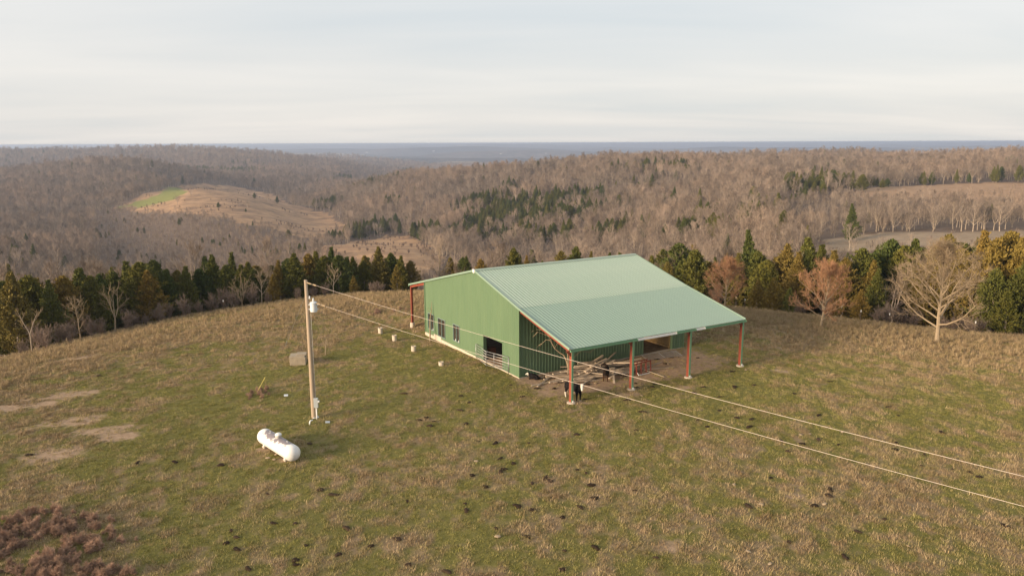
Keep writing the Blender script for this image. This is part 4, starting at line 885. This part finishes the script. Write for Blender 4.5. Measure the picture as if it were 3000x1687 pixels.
# bare tree under the lean-to, by the near corner post
o = empty('bare_sapling', (0, 0, 0)); Yb = 61.0; b0 = pxd(1666, 1106, Yb); o.location = b0; o.location.z = hz(b0.x, b0.y)
def rel(u, v, dy=0): return pxd(u, v, Yb+dy)-o.location
B = MB(); B.tube([Vector((0, 0, -.3)), rel(1665, 1085), rel(1665, 1062), rel(1663, 1030), rel(1661, 1012)], [.075, .07, .065, .045, .03], 7); B.build('trunk', M['bark_pale'], o, smooth=True)
B = MB(); B.tube([rel(1665, 1078), rel(1660, 1058, .1), rel(1652, 1040, .2), rel(1640, 1033, .2), rel(1625, 1020, .1), rel(1616, 1003, 0), rel(1609, 985, -.1), rel(1598, 973, -.1)], [.07, .065, .06, .058, .055, .05, .04, .02], 6)
for br in ([(1609, 985), (1595, 979), (1575, 972), (1562, 968), (1551, 980)], [(1612, 997), (1600, 995), (1588, 1006), (1583, 1015)], [(1616, 1003), (1610, 990), (1604, 972), (1590, 962)], [(1598, 973), (1585, 966), (1570, 965)], [(1600, 975), (1592, 960), (1582, 953)], [(1625, 1020), (1634, 1005), (1645, 990)], [(1588, 1006), (1578, 1012), (1572, 1020)], [(1575, 972), (1566, 982), (1560, 988)]):
    B.tube([rel(u, v, .3*math.sin(i*2.1+u)) for i, (u, v) in enumerate(br)], np.linspace(.036, .012, len(br)), 4)
B.build('branches', M['bark_pale'], o); tag(o, 'crooked bare sapling growing under the lean-to by the corner post', 'sapling')
o = empty('fallen_branch', (*to_world(6.2, -.5), 0), BRT); o.location.z = hz(o.location.x, o.location.y)
B = MB(); B.tube([(-1.6, .1, .1), (-1.2, .15, 1.0), (-1.4, .2, 1.8), (-1.75, .25, 2.3)], [.03, .028, .02, .01], 5); B.tube([(-1.2, .15, 1.0), (-.2, .2, 1.6), (.8, .2, 1.35), (1.5, .2, 1.7), (1.7, .2, 2.1)], [.025, .022, .02, .015, .008], 5); B.tube([(-.2, .2, 1.6), (-.9, .2, 2.0), (-1.2, .22, 2.3)], [.018, .014, .008], 4)
B.build('branches', M['bark_pale'], o); tag(o, 'thin dead branch propped against the side wall', 'branch')

# ---------------------------------------------------------------- lumber pile
BD = []
for k, (L, w, t) in enumerate([(3.9, .15, .05), (3.3, .18, .06), (4.6, .14, .07), (2.6, .18, .05), (5.2, .12, .08), (3.6, .22, .06)]):
    B = MB(); B.box((-L/2, -w/2, -t/2), (L/2, w/2, t/2)); BD.append((B.mesh('board', M['board']), L))
rb = np.random.default_rng(8); nlay = 0
def board(x, y, z, a, tilt, k, lab, group=None):
    me, L = BD[k]; o = link(bpy.data.objects.new('board', me)); wx, wy = to_world(x, y); o.location = (wx, wy, hz(wx, wy)+z); o.rotation_euler = (rb.normal(0, .12), tilt, BRT+a); return tag(o, lab, 'board', group)
for i in range(96):
    q = rb.uniform(0, 1); x = 6.2+rb.normal(0, 1.6); y = -1.9+rb.normal(0, .80); lay = i/96
    h = max(.03, (1.0*math.exp(-((x-6.8)/2.6)**2-((y+1.8)/1.25)**2))*lay+.04)
    board(x, y, h, rb.choice([rb.normal(-.12, .14), rb.normal(.32, .2), rb.normal(-.55, .15)], p=[.55, .3, .15]), rb.normal(0, .06), int(rb.integers(0, 6)), 'weathered board in the heap of lumber under the lean-to', 'boards in the lumber heap')
for (x, y, z, a, t, k, lab) in ((4.6, -3.55, .12, .42, -.05, 4, 'long loose board sticking out from the lumber heap toward the black heifer'), (6.6, -4.05, .14, .95, -.10, 3, 'short loose plank angled off the heap beside the brown calf'), (10.9, -3.6, .06, -.35, 0, 2, 'loose board on bare dirt past the red rack'), (10.4, -4.7, .05, 1.6, 0, 3, 'short pale board lying alone near the middle posts'),
                               (4.1, -.55, .16, .16, 0, 4, 'long board along the foot of the side wall'), (3.7, -.95, .10, .22, 0, 2, 'long board lying low at the near end of the heap'), (8.4, -.9, .58, .5, -.13, 0, 'board tipped up against the side wall behind the heap'), (6.9, -.8, .62, .35, -.14, 1, 'wide board leaning up behind the heap')):
    board(x, y, z, a, t, k, lab)

# ---------------------------------------------------------------- cattle
def skin_body(name, V, E, R, paint, sub=2, root=0):
    me = bpy.data.meshes.new(name+'_rig'); me.from_pydata(V, E, []); o = bpy.data.objects.new(name+'_rig', me); COL.objects.link(o)
    o.modifiers.new('skin', 'SKIN'); sv = me.skin_vertices[0].data
    for i, r in enumerate(R): sv[i].radius = r if isinstance(r, tuple) else (r, r); sv[i].use_root = (i == root)
    ss = o.modifiers.new('sub', 'SUBSURF'); ss.levels = sub; ss.render_levels = sub
    bpy.context.view_layer.update(); dg = bpy.context.evaluated_depsgraph_get(); out = bpy.data.meshes.new_from_object(o.evaluated_get(dg)); out.name = name
    bpy.data.objects.remove(o); bpy.data.meshes.remove(me)
    co = np.zeros(len(out.vertices)*3); out.vertices.foreach_get('co', co); co = co.reshape(-1, 3); a = out.attributes.new('coat', 'FLOAT_COLOR', 'POINT')
    a.data.foreach_set('color', np.array([(*paint(c), 1) for c in co], np.float32).ravel()); out.polygons.foreach_set('use_smooth', [True]*len(out.polygons)); return out
def coat_mat():
    m = bpy.data.materials.new('cattle_coat'); nt, b, N, L = nodes(m); a = N('ShaderNodeAttribute'); a.attribute_name = 'coat'; b.inputs['Roughness'].default_value = .9; b.inputs['Specular IOR Level'].default_value = .1
    L(mixc(N, L, noise_fac(N, L, 30, 3, .6, 'Object', 0, 1), a.outputs['Color'], (.5, .45, .42), 'MULTIPLY'), b.inputs['Base Color']); nt.links.remove(b.inputs['Base Color'].links[0])
    L(a.outputs['Color'], b.inputs['Base Color']); return m
M['coat'] = coat_mat(); M['eye'] = mat('dark_eye', (.01, .008, .006), None, rough=.2)
BLK, WHT, BRN, PNK = (.012, .010, .010), (.62, .56, .48), (.052, .024, .012), (.25, .14, .11)
def standing(k, headturn, base, paint_extra, name, head_down=0.0):
    """x forward; shoulder height about k metres"""
    hx, hy = math.cos(headturn), math.sin(headturn)
    nb = np.array([.62, 0, .92]); hd = nb+np.array([.22*hx+.08, .22*hy, .20-head_down]); poll = hd+np.array([.10*hx, .10*hy, .04]); mz = poll+np.array([.26*hx, .26*hy, -.20]); nose = mz+np.array([.07*hx, .07*hy, -.05])
    V = [(-.55, 0, .86), (-.25, 0, .80), (.10, 0, .77), (.42, 0, .82), tuple(nb), tuple(hd), tuple(poll), tuple(mz), tuple(nose)]; E = [(i, i+1) for i in range(8)]
    R = [(.20, .21), (.25, .25), (.26, .27), (.21, .25), (.15, .19), (.10, .13), (.095, .11), (.065, .07), (.05, .045)]
    def leg(a, pts, rad):
        p = a
        for q, r in zip(pts, rad): V.append(q); R.append(r); E.append((p, len(V)-1)); p = len(V)-1
    for s in (-1, 1):
        leg(0, [(-.56, .15*s, .66), (-.50, .16*s, .50), (-.62, .16*s, .31), (-.58, .16*s, .08), (-.54, .16*s, .02)], [.13, .085, .05, .036, .045])
        leg(3, [(.40, .13*s, .60), (.42, .14*s, .36), (.41, .14*s, .08), (.45, .14*s, .02)], [.11, .065, .038, .046])
        leg(6, [tuple(poll+np.array([-.02-.07*hy*s, .07*hx*s, .05])), tuple(poll+np.array([-.05-.19*hy*s, .19*hx*s, .03]))], [.04, .028])
    leg(0, [(-.78, 0, .86), (-.82, .02, .55), (-.82, .03, .35)], [.045, .02, .035])
    V = [(x*k, y*k, z*k) for x, y, z in V]; R = [tuple(c*k for c in r) if isinstance(r, tuple) else r*k for r in R]
    P0 = np.array(poll)*k; P1 = np.array(nose)*k
    def paint(c): return paint_extra(c, P0, P1, k, hx, hy) or base
    me = skin_body(name, V, E, R, paint); me.materials.append(M['coat']); return me, poll*k, np.array([hx, hy])
def eyes(o, poll, h, k):
    for s in (-1, 1):
        B = MB(); c = poll+np.array([h[0]*.09*k-h[1]*.09*k*s, h[1]*.09*k+h[0]*.09*k*s, -.04*k]); B.lathe([(.004, -.022*k), (.018*k, -.012*k), (.022*k, 0), (.018*k, .012*k), (.004, .022*k)], 8, org=tuple(c)); B.build('eye', M['eye'], o, smooth=True)
def face_w(c, P0, P1, k, hx, hy):
    d = P1-P0; t = np.dot(c-P0, d)/np.dot(d, d); q = c-(P0+d*np.clip(t, 0, 1)); r = np.linalg.norm(q)
    lat = abs(-hy*(c-P0)[0]+hx*(c-P0)[1])
    if t > -.15 and r < .2*k and lat < .085*k: return PNK if t > 1.0 else WHT
    if c[2] < .36*k and c[0] < -.3*k and c[1] < 0: return WHT
    if c[2] < .055*k: return (.05, .04, .035)
    return None
def put(o, x, y, rz, label, cat):
    o.location = (x, y, hz(x, y)); o.rotation_euler = (0, 0, rz); return tag(o, label, cat)
me, pl, hv = standing(1.26, -.70, BLK, face_w, 'heifer'); o = link(bpy.data.objects.new('heifer', me)); eyes(o, pl, hv, 1.26)
put(o, 4.66, 55.25, math.atan2(-.85, .62), 'black heifer with white face standing behind the corner post', 'cow')
def brownish(c, P0, P1, k, hx, hy):
    d = P1-P0; t = np.dot(c-P0, d)/np.dot(d, d)
    if t > .85 and np.linalg.norm(c-P1) < .13*k: return WHT
    if c[2] < .5*k: return BRN
    return None
me, pl, hv = standing(.98, 1.35, (.018, .012, .009), brownish, 'calf'); o = link(bpy.data.objects.new('calf', me)); eyes(o, pl, hv, .98)
p = to_world(4.49*S, -3.0*S); put(o, p[0], p[1], math.atan2(.93, .22), 'dark brown calf standing at the lumber heap with its back turned', 'calf')
def lying_calf():
    V = [(-.36, 0, .22), (-.10, 0, .25), (.18, 0, .26), (.34, 0, .36), (.46, .03, .46), (.56, .07, .42), (.64, .10, .36)]; E = [(i, i+1) for i in range(6)]; R = [(.17, .17), (.21, .20), (.18, .19), (.11, .12), (.085, .09), (.06, .065), (.04, .04)]
    def leg(a, pts, rad):
        p = a
        for q, r in zip(pts, rad): V.append(q); R.append(r); E.append((p, len(V)-1)); p = len(V)-1
    for s in (-1, 1):
        leg(0, [(-.30, .17*s, .12), (-.08, .25*s, .08), (-.30, .27*s, .05)], [.10, .055, .035]); leg(2, [(.24, .12*s, .10), (.38, .15*s, .05), (.24, .17*s, .045)], [.065, .045, .035]); leg(4, [(.42, .03+.09*s, .52), (.40, .03+.17*s, .51)], [.03, .022])
    leg(0, [(-.52, .03, .14), (-.50, .16, .05)], [.03, .02])
    P0 = np.array((.46, .03, .46)); P1 = np.array((.64, .10, .36))
    def paint(c): return WHT if (np.dot(c-P0, P1-P0) > -.004 and c[2] > .3 and c[0] > .42) else BLK
    me = skin_body('calf', V, E, R, paint); me.materials.append(M['coat']); return me
o = link(bpy.data.objects.new('calf', lying_calf())); p = to_world(.95, -.72); o.scale = (1.05,)*3; put(o, p[0], p[1], math.radians(170), 'black calf with white face lying at the barn corner', 'calf')

# ---------------------------------------------------------------- utility pole and wires
PB = Vector((-10.68*S, 39.05*S, 0)); PB.z = hz(PB.x, PB.y); ptop = z_of(820, PB.y, 915)-PB.z
POLE = empty('utility_pole', PB); tag(POLE, 'tall weathered wooden utility pole with grey transformer and meter box', 'utility pole')
B = MB(); B.tube([(0, 0, -1.2), (0, 0, 0), (-.02, 0, ptop*.5), (-.06, 0, ptop)], [.185, .18, .155, .115], 14); B.build('pole', M['pole'], POLE, smooth=True)
tz = z_of(913, PB.y, 937)-PB.z; B = MB(); B.lathe([(.20, 0), (.235, .03), (.235, .60), (.25, .62), (.25, .66), (.16, .72), (.05, .73)], 20, org=(.40, -.05, tz)); tr = B.build('transformer', M['tgrey'], POLE, smooth=False)
for x, y, z, r, h in ((.40, -.05, .72, .055, .26),): B = MB(); B.lathe([(r, 0), (r*1.25, .04), (r, .08), (r*1.25, .12), (r, .16), (r*.6, h)], 12, org=(x, y, tz+z)); B.build('bushing', M['porcelain'], tr, smooth=True)
for sx in (-1, 1):
    for z in (.20, .50): B = MB(); B.tube([(.40+sx*.22, -.07, tz+z), (.40+sx*.34, -.09, tz+z)], [.045, .03], 8); B.build('lug', M['porcelain'], tr, smooth=True)
for z in (.12, .52): B = MB(); B.box((.05, -.06, tz+z), (.19, .05, tz+z+.07)); B.build('bracket', M['galv'], POLE)
B = MB(); B.tube([(-.02, 0, tz+.95), (.16, -.05, tz+.98)], .03, 8); B.tube([(.16, -.05, tz+.90), (.16, -.05, tz+1.12)], [.05, .04], 8); B.build('fuse_cutout', M['porcelain'], POLE, smooth=True)
B = MB(); B.box((.10, -.30, .85), (.40, -.12, 1.55)); mb_ = B.build('meter_box', M['meter'], POLE, bevel=.015)
B = MB(); B.lathe([(.09, 0), (.09, .06), (.07, .10), (.01, .11)], 14, axis='X', org=(.401, -.21, 1.30)); B.build('meter_glass', M['white'], mb_, smooth=True)
B = MB(); B.tube([(.25, -.20, -.3), (.25, -.20, .85)], .045, 8); B.build('conduit', M['white'], POLE, smooth=True)
B = MB(); B.tube([(.2, -.05, 1.55), (.19, -.05, tz-.1)], .018, 6); B.build('service_cable', M['galv'], POLE)
an = ground_pt(835, 1012); a0 = PB+Vector((-.06, 0, ptop-.9)); g = empty('guy_wire', an); B = MB(); B.tube([Vector((0, 0, -.2)), a0-Vector(an)], .012, 5); B.build('cable', M['galv'], g); B = MB(); B.tube([(0, 0, -.3), (a0-Vector(an))*.10], .025, 6); B.build('anchor_rod', M['galv'], g); tag(g, 'thin guy wire from the pole top down to the pasture', 'guy wire')
def power_line(a, b, sag, ext, label):
    a = Vector(a); b = Vector(b); e = a+(b-a)*ext; o = empty('power_line', a); pts = []
    for i in range(41):
        t = i/40; p = a+(e-a)*t; q = t*ext; p.z -= 4*sag*q*(ext-q)/(ext*ext)*1.0; pts.append(p-a)
    B = MB(); B.tube(pts, .0085, 6); B.build('cable', M['wire'], o, smooth=True)
    B = MB(); B.tube([pts[0], pts[0]+(pts[1]-pts[0])*.35], [.05, .04], 8); B.tube([pts[0]+(pts[1]-pts[0])*.5, pts[0]+(pts[1]-pts[0])*.75], [.045, .06], 8); B.build('insulator', M['stone'], o); return tag(o, label, 'power line')
w1 = Vector(ray(3000, 1362)*26.6)+Vector((0, 0, H)); w2 = Vector(ray(3000, 1453)*26.7)+Vector((0, 0, H))
power_line(PB+Vector((.05, -.08, ptop-.18)), w1, .55, 1.32, 'upper power line running from the pole top past the barn')
power_line(PB+Vector((.62, -.12, tz+.62)), w2, .50, 1.32, 'lower power line running from the transformer past the barn')

# ---------------------------------------------------------------- propane tank
def tank():
    p1 = plane_pt(776.4, 1273.8, .6); p2 = plane_pt(855.6, 1322.5, .6); d = p2-p1; L = float(np.linalg.norm(d)); c = (p1+p2)/2; r = .50
    g = hz(c[0], c[1]); o = empty('propane_tank', (c[0], c[1], g), math.atan2(d[1], d[0])); cz = .57; h = L/2; prof = []
    for i in range(9): a = math.pi/2*i/8; prof.append((max(.01, r*math.sin(a)), -h-r*.95*math.cos(a)))
    prof += [(r, -h*.5), (r, 0), (r, h*.5)]
    for i in range(9): a = math.pi/2*(1-i/8); prof.append((max(.01, r*math.sin(a)), h+r*.95*math.cos(a)))
    m = bpy.data.materials.new('flaking_white_tank_paint'); nt, b, N, Lk = nodes(m); b.inputs['Roughness'].default_value = .45
    tc = N('ShaderNodeTexCoord'); sp = N('ShaderNodeSeparateXYZ'); Lk(tc.outputs['Object'], sp.inputs[0]); up = N('ShaderNodeMapRange'); Lk(sp.outputs['Z'], up.inputs['Value']); up.inputs['From Min'].default_value = cz+.16; up.inputs['From Max'].default_value = cz+.5
    side = N('ShaderNodeMapRange'); ab = N('ShaderNodeMath'); ab.operation = 'ABSOLUTE'; Lk(sp.outputs['X'], ab.inputs[0]); Lk(ab.outputs[0], side.inputs['Value']); side.inputs['From Min'].default_value = h*1.05; side.inputs['From Max'].default_value = h*.6
    nf = noise_fac(N, Lk, 2.6, 7, .7, 'Object', .34, .60); mu = N('ShaderNodeMath'); mu.operation = 'MULTIPLY'; Lk(up.outputs[0], mu.inputs[0]); Lk(nf, mu.inputs[1]); m2 = N('ShaderNodeMath'); m2.operation = 'MULTIPLY'; Lk(mu.outputs[0], m2.inputs[0]); Lk(side.outputs[0], m2.inputs[1])
    r2 = N('ShaderNodeMapRange'); Lk(m2.outputs[0], r2.inputs['Value']); r2.inputs['From Min'].default_value = .22; r2.inputs['From Max'].default_value = .36
    base = mixc(N, Lk, noise_fac(N, Lk, 3, 5, .6, 'Object', .4, .8), (.70, .69, .67), (.60, .58, .56)); Lk(mixc(N, Lk, r2.outputs[0], base, (.20, .17, .18)), b.inputs['Base Color'])
    B = MB(); B.lathe(prof, 28, axis='X', org=(0, 0, cz)); B.build('body', m, o, smooth=True)
    B = MB(); B.lathe([(.19, 0), (.19, .18), (.21, .19), (.20, .26), (.13, .32), (.01, .335)], 20, org=(.10, 0, cz+r-.04)); B.build('valve_dome', M['white'], o, smooth=True)
    for x in (-h*.78, h*.78):
        for y in (-.28, .28): B = MB(); B.box((x-.08, y-.05, -.25), (x+.08, y+.05, cz-.36)); B.build('leg', M['white'], o)
        B = MB(); B.box((x-.16, -.36, -.3), (x+.16, .36, .10)); B.build('block', M['concrete'], o)
    for x in (-h*.62, h*.62): B = MB(); B.tube([(x, .03, cz+r-.03), (x, .03, cz+r+.05), (x+.09, .03, cz+r+.05), (x+.09, .03, cz+r-.03)], .016, 5); B.build('lifting_lug', M['white'], o)
    tag(o, 'white propane tank with grey flaking paint on top', 'propane tank')
tank()

# ---------------------------------------------------------------- small things on the pasture
p = ground_pt(873, 1071); o = empty('concrete_box', p, .16)
B = MB(); B.box((-.68, -.1, -.4), (.68, 1.25, .70)); B.build('base', M['blockconc'], o, bevel=.02)
B = MB(); B.box((-.72, .0, .701), (.60, 1.30, .80)); B.build('slab_lid', M['blockconc'], o, bevel=.015)
B = MB(); B.box((-.12, .30, .801), (.70, 1.20, .90)); B.build('loose_slab', M['blockconc'], o, bevel=.015)
tag(o, 'squat concrete box with slab lids behind the utility pole', 'concrete box')
T, C = bare_tree(90, 3.6, .05, clear=.25, vase=4, ang=(60, 30), nsub=6, ntw=7, twr=.007, twl=.5, lv=2); single('bare_sapling', T, C, M['bark_pale'], M['twig_tan'], 952, 1044, 'small bare sapling beside the squat concrete box', cat='sapling', rz=.6)
for (u, v, h, lab) in ((1115, 978, .62, 'pale pipe stub farthest up the slope past the gable'), (1156, 1000, .58, 'pale pipe stub second from the lean-to footing'), (1212, 1031, .52, 'pale pipe stub opposite the middle window'), (1293, 1072, .32, 'short pale pipe stub closest to the gable doorway')):
    p = ground_pt(u, v); B = MB(); B.lathe([(.23, -.3), (.235, h-.03), (.25, h-.02), (.25, h), (.17, h), (.16, h-.12)], 18, org=(0, 0, 0)); o = B.build('pipe_stub', M['lightconc'], smooth=False); o.location = p; o.rotation_euler = (rng.normal(0, .04), rng.normal(0, .04), 0); tag(o, lab, 'pipe')
a = ground_pt(749, 1156); o = empty('marker_stake', a); B = MB(); tp = pxd(777, 1104, a[1])-Vector(a); B.tube([Vector((0, 0, -.1)), tp], .022, 6); B.build('stake', M['yellow'], o); tag(o, 'leaning yellow marker stake in brown weeds', 'stake')
def sheet(u, v, w, d, t, rz, m, name, lab, cat):
    p = ground_pt(u, v); B = MB(); B.box((-w/2, -d/2, 0), (w/2, d/2, t)); o = B.build(name, m, bevel=min(.01, t*.3)); o.location = (p[0], p[1], p[2]+.05); o.rotation_euler = (.12, .06, rz); return tag(o, lab, cat)
sheet(838, 1160, .30, .35, .03, .3, M['porcelain'], 'scrap_plate', 'small pale plate lying in the grass left of the pole', 'scrap')
sheet(925, 1228, .42, .34, .05, .6, M['tgrey'], 'scrap_sheet', 'pale grey metal sheet lying at the foot of the pole', 'scrap')
sheet(960, 1240, .32, .28, .03, .2, M['meter'], 'flat_stone', 'flat grey scrap right of the pole foot', 'scrap')
p = ground_pt(907, 1246); B = MB(); B.tube([(0, 0, -.05), (.03, 0, .2), (.06, .05, .27), (.2, .16, .28)], .05, 8); o = B.build('elbow_pipe', M['white'], smooth=True); o.location = p; tag(o, 'bent white pipe end at the foot of the pole', 'pipe')
# cow pats
PATS = [(1000+x/2.468, 1100+y/2.468) for x, y in [(1410,97),(1540,103),(1225,73),(1310,165),(905,362),(985,490),(1115,500),(1355,502),(1150,603),(1245,652),(1175,680),(1150,710),(945,735),(1480,750),(1510,783),(1805,797),(1770,716),(1705,686),(1380,785),(1045,828),(590,750),(480,930),(895,943),(905,988),(1273,947),(1383,990),(1728,975),(1835,890),(1120,1110),(405,1195),(215,1255),(1345,1180),(1615,1280),(1840,1260),(2275,1330),(1600,1415),(765,1440),(485,1375),(40,1115),(670,335),(615,315),(565,325),(640,370),(860,258),(865,150),(925,205),(455,135),(1700,437),(2180,278),(2130,400),(1600,1050),(2065,180),(2260,75),(2125,855)]]
PATS += [(2000+x/2.109, 1000+y/2.109) for x, y in [(130,285),(320,290),(440,280),(690,335),(910,258),(305,192),(1100,187),(1050,352),(1135,357),(230,352),(225,432),(70,320),(840,463),(1330,470),(1270,410),(90,487),(335,482),(425,488),(150,540),(410,537),(610,630),(740,637),(840,615),(650,685),(960,650),(1320,640),(1310,678),(1490,712),(1475,777),(1665,805),(1775,815),(1830,842),(1600,570),(545,845),(910,930),(900,958),(813,1030),(405,1020),(655,1248),(1000,1350),(1080,1195),(1245,1120),(1995,1158)]]
PATS += [(x/2.109, 1000+y/2.109) for x, y in [(1365,770),(850,765),(1915,643),(1980,932),(1655,955),(1825,1147),(1430,1187),(1460,1225),(1400,1262),(1465,1305),(1825,1372),(1535,1430),(1830,1410),(2090,1325),(1690,1130),(610,215),(1080,757),(180,707),(1855,188),(2060,960),(1890,1270)]]
PATS += [(1480+x*.28727, 880+y*.28727) for x, y in [(550,845),(325,903),(500,912),(175,1000),(840,860),(820,1018),(1230,785),(1330,850),(1540,605),(1635,655),(1690,598),(1965,595),(1620,460),(1330,905),(1500,890),(2320,735),(2540,880),(2340,900),(2020,888)]]
pm = []
for k in range(5):
    r = np.random.default_rng(300+k); B = MB(); n = 12; ph = r.uniform(0, 6.28, 3); V = [(0, 0, .07)]
    for ring, (f, z) in enumerate(((.45, .075), (.85, .045), (1.0, -.02))):
        for j in range(n): a = 2*math.pi*j/n; q = f*(1+.28*math.sin(2*a+ph[0])+.16*math.sin(3*a+ph[1])+.1*math.sin(5*a+ph[2])); V.append((.22*q*math.cos(a)*1.25, .22*q*math.sin(a), z*r.uniform(.7, 1.2)))
    F = [(0, 1+j, 1+(j+1) % n) for j in range(n)]
    for ring in range(2):
        for j in range(n): a = 1+ring*n+j; b = 1+ring*n+(j+1) % n; F.append((a, a+n, b+n, b))
    B.add(V, F); pm.append(B.mesh('cow_pat', M['dung'], True))
for i, (u, v) in enumerate(PATS):
    p = ground_pt(u, v); o = link(bpy.data.objects.new('cow_pat', pm[i % 5])); o.location = (p[0], p[1], p[2]+.05); o.rotation_euler = (0, 0, i*1.3); s = rng.uniform(.42, .85); o.scale = (s*1.2, s, rng.uniform(.5, .9)*s)
    lx, ly = to_local(p[0], p[1]); lean = -be1 < ly < 0 and 0 < lx < bL
    tag(o, 'dark cow pat on the trampled dirt under the lean-to' if lean else 'dark cow pat on the grass of the pasture', 'cow pat', 'cow pats under the lean-to' if lean else 'cow pats in the pasture')
STN = [(1848, 1150), (1880, 1163), (1957, 1069), (2185, 1088), (2230, 1480), (2415, 1478), (1395, 1360), (1850, 1142), (1700, 1178), (2372, 1276), (2345, 1280), (2467, 1273), (2865, 1322), (2660, 1607), (2255, 1660), (785, 1345), (803, 1348), (811, 1335), (1187, 1257), (2192, 1628), (2150, 1428), (1458, 1580), (1680, 1142), (1785, 1108), (1745, 1125)]
B = MB(); B.lathe([(.05, -.06), (.15, -.02), (.17, .04), (.11, .10), (.02, .115)], 8); sm = B.mesh('stone', M['stone'])
for i, (u, v) in enumerate(STN):
    p = ground_pt(u, v); o = link(bpy.data.objects.new('stone', sm)); o.location = (p[0], p[1], p[2]+.03); s = rng.uniform(.45, .85); o.scale = (s*1.3, s, s*.7); o.rotation_euler = (rng.normal(0, .2), 0, i*2.1); tag(o, 'small pale stone lying in the pasture grass', 'stone', 'pale stones in the pasture')
for u, v, lab in ((2197, 899, 'slim white topped fence post by the reddish tree past the roof'), (2547, 934, 'slim white topped fence post between the reddish tree and the wide tree'), (2634, 944, 'slim white topped fence post left of the wide spreading tree'), (2895, 968, 'slim white topped fence post right of the wide spreading tree'), (636, 905, 'slim fence post left of the pale forked tree')):
    Y = edge_depth(u, -2); x, y = at_col(u, Y); o = empty('fence_post', (x, y, hz(x, y))); B = MB(); B.box((-.03, -.03, -.4), (.03, .03, 1.25)); B.build('post', M['inside'], o); B = MB(); B.box((-.04, -.04, 1.251), (.04, .04, 1.5)); B.build('cap', M['white'], o); tag(o, lab, 'fence post')
# far white sheds
for i, (u, v, w) in enumerate([(1074, 449, 30), (1270, 444, 30), (1468, 452, 34), (1600, 451, 24), (2222, 425, 60), (2404, 436, 30), (2759, 423, 40), (2840, 421, 40)]):
    p = ground_pt(u, v); d = math.hypot(p[0], p[1]); 
    if d > 12000: d = 12000; q = ray(u, v); f = d/math.hypot(q[0], q[1]); p = np.array([q[0]*f, q[1]*f, 0]); p[2] = hz(p[0], p[1])
    o = empty('far_shed', p, .3*i); L = 5*d/FPX*1.1; W_ = L*.5; hh = L*.22
    B = MB(); B.box((-L/2, -W_/2, -3), (L/2, W_/2, hh)); B.build('wall', M['white'], o)
    B = MB(); B.add([(-L/2-.4, -W_/2-.4, hh), (L/2+.4, -W_/2-.4, hh), (L/2+.4, W_/2+.4, hh), (-L/2-.4, W_/2+.4, hh), (-L/2-.4, 0, hh*1.7), (L/2+.4, 0, hh*1.7)], [(0, 1, 5, 4), (2, 3, 4, 5), (0, 4, 3), (1, 2, 5)]); B.build('roof', M['white'], o)
    B = MB(); B.box((-L*.1, -W_/2-.3, -3), (L*.1, -W_/2-.02, hh*.7)); B.build('door', M['inside'], o)
    tag(o, 'tiny white shed far off in the hazy blue plain', 'shed', 'white sheds far off in the haze')

# ---------------------------------------------------------------- haze
def haze():
    zmin = float(HZ.min())-1.5; zmax = float(HZ.max())+16.0; r = 27600.0; B = MB(); B.box((-r, -r, zmin), (r, r, zmax)); m = bpy.data.materials.new('pale_air'); m.use_nodes = True; nt = m.node_tree; nt.nodes.clear()
    out = nt.nodes.new('ShaderNodeOutputMaterial'); v = nt.nodes.new('ShaderNodeVolumePrincipled'); v.inputs['Color'].default_value = (.47, .56, .74, 1); v.inputs['Density'].default_value = HAZE; v.inputs['Anisotropy'].default_value = 0.2
    nt.links.new(v.outputs[0], out.inputs['Volume']); o = B.build('haze', m); o.display_type = 'WIRE'; tag(o, 'thin pale blue air over the hills', 'haze', kind='stuff')
HAZE = 1.4e-4
haze()
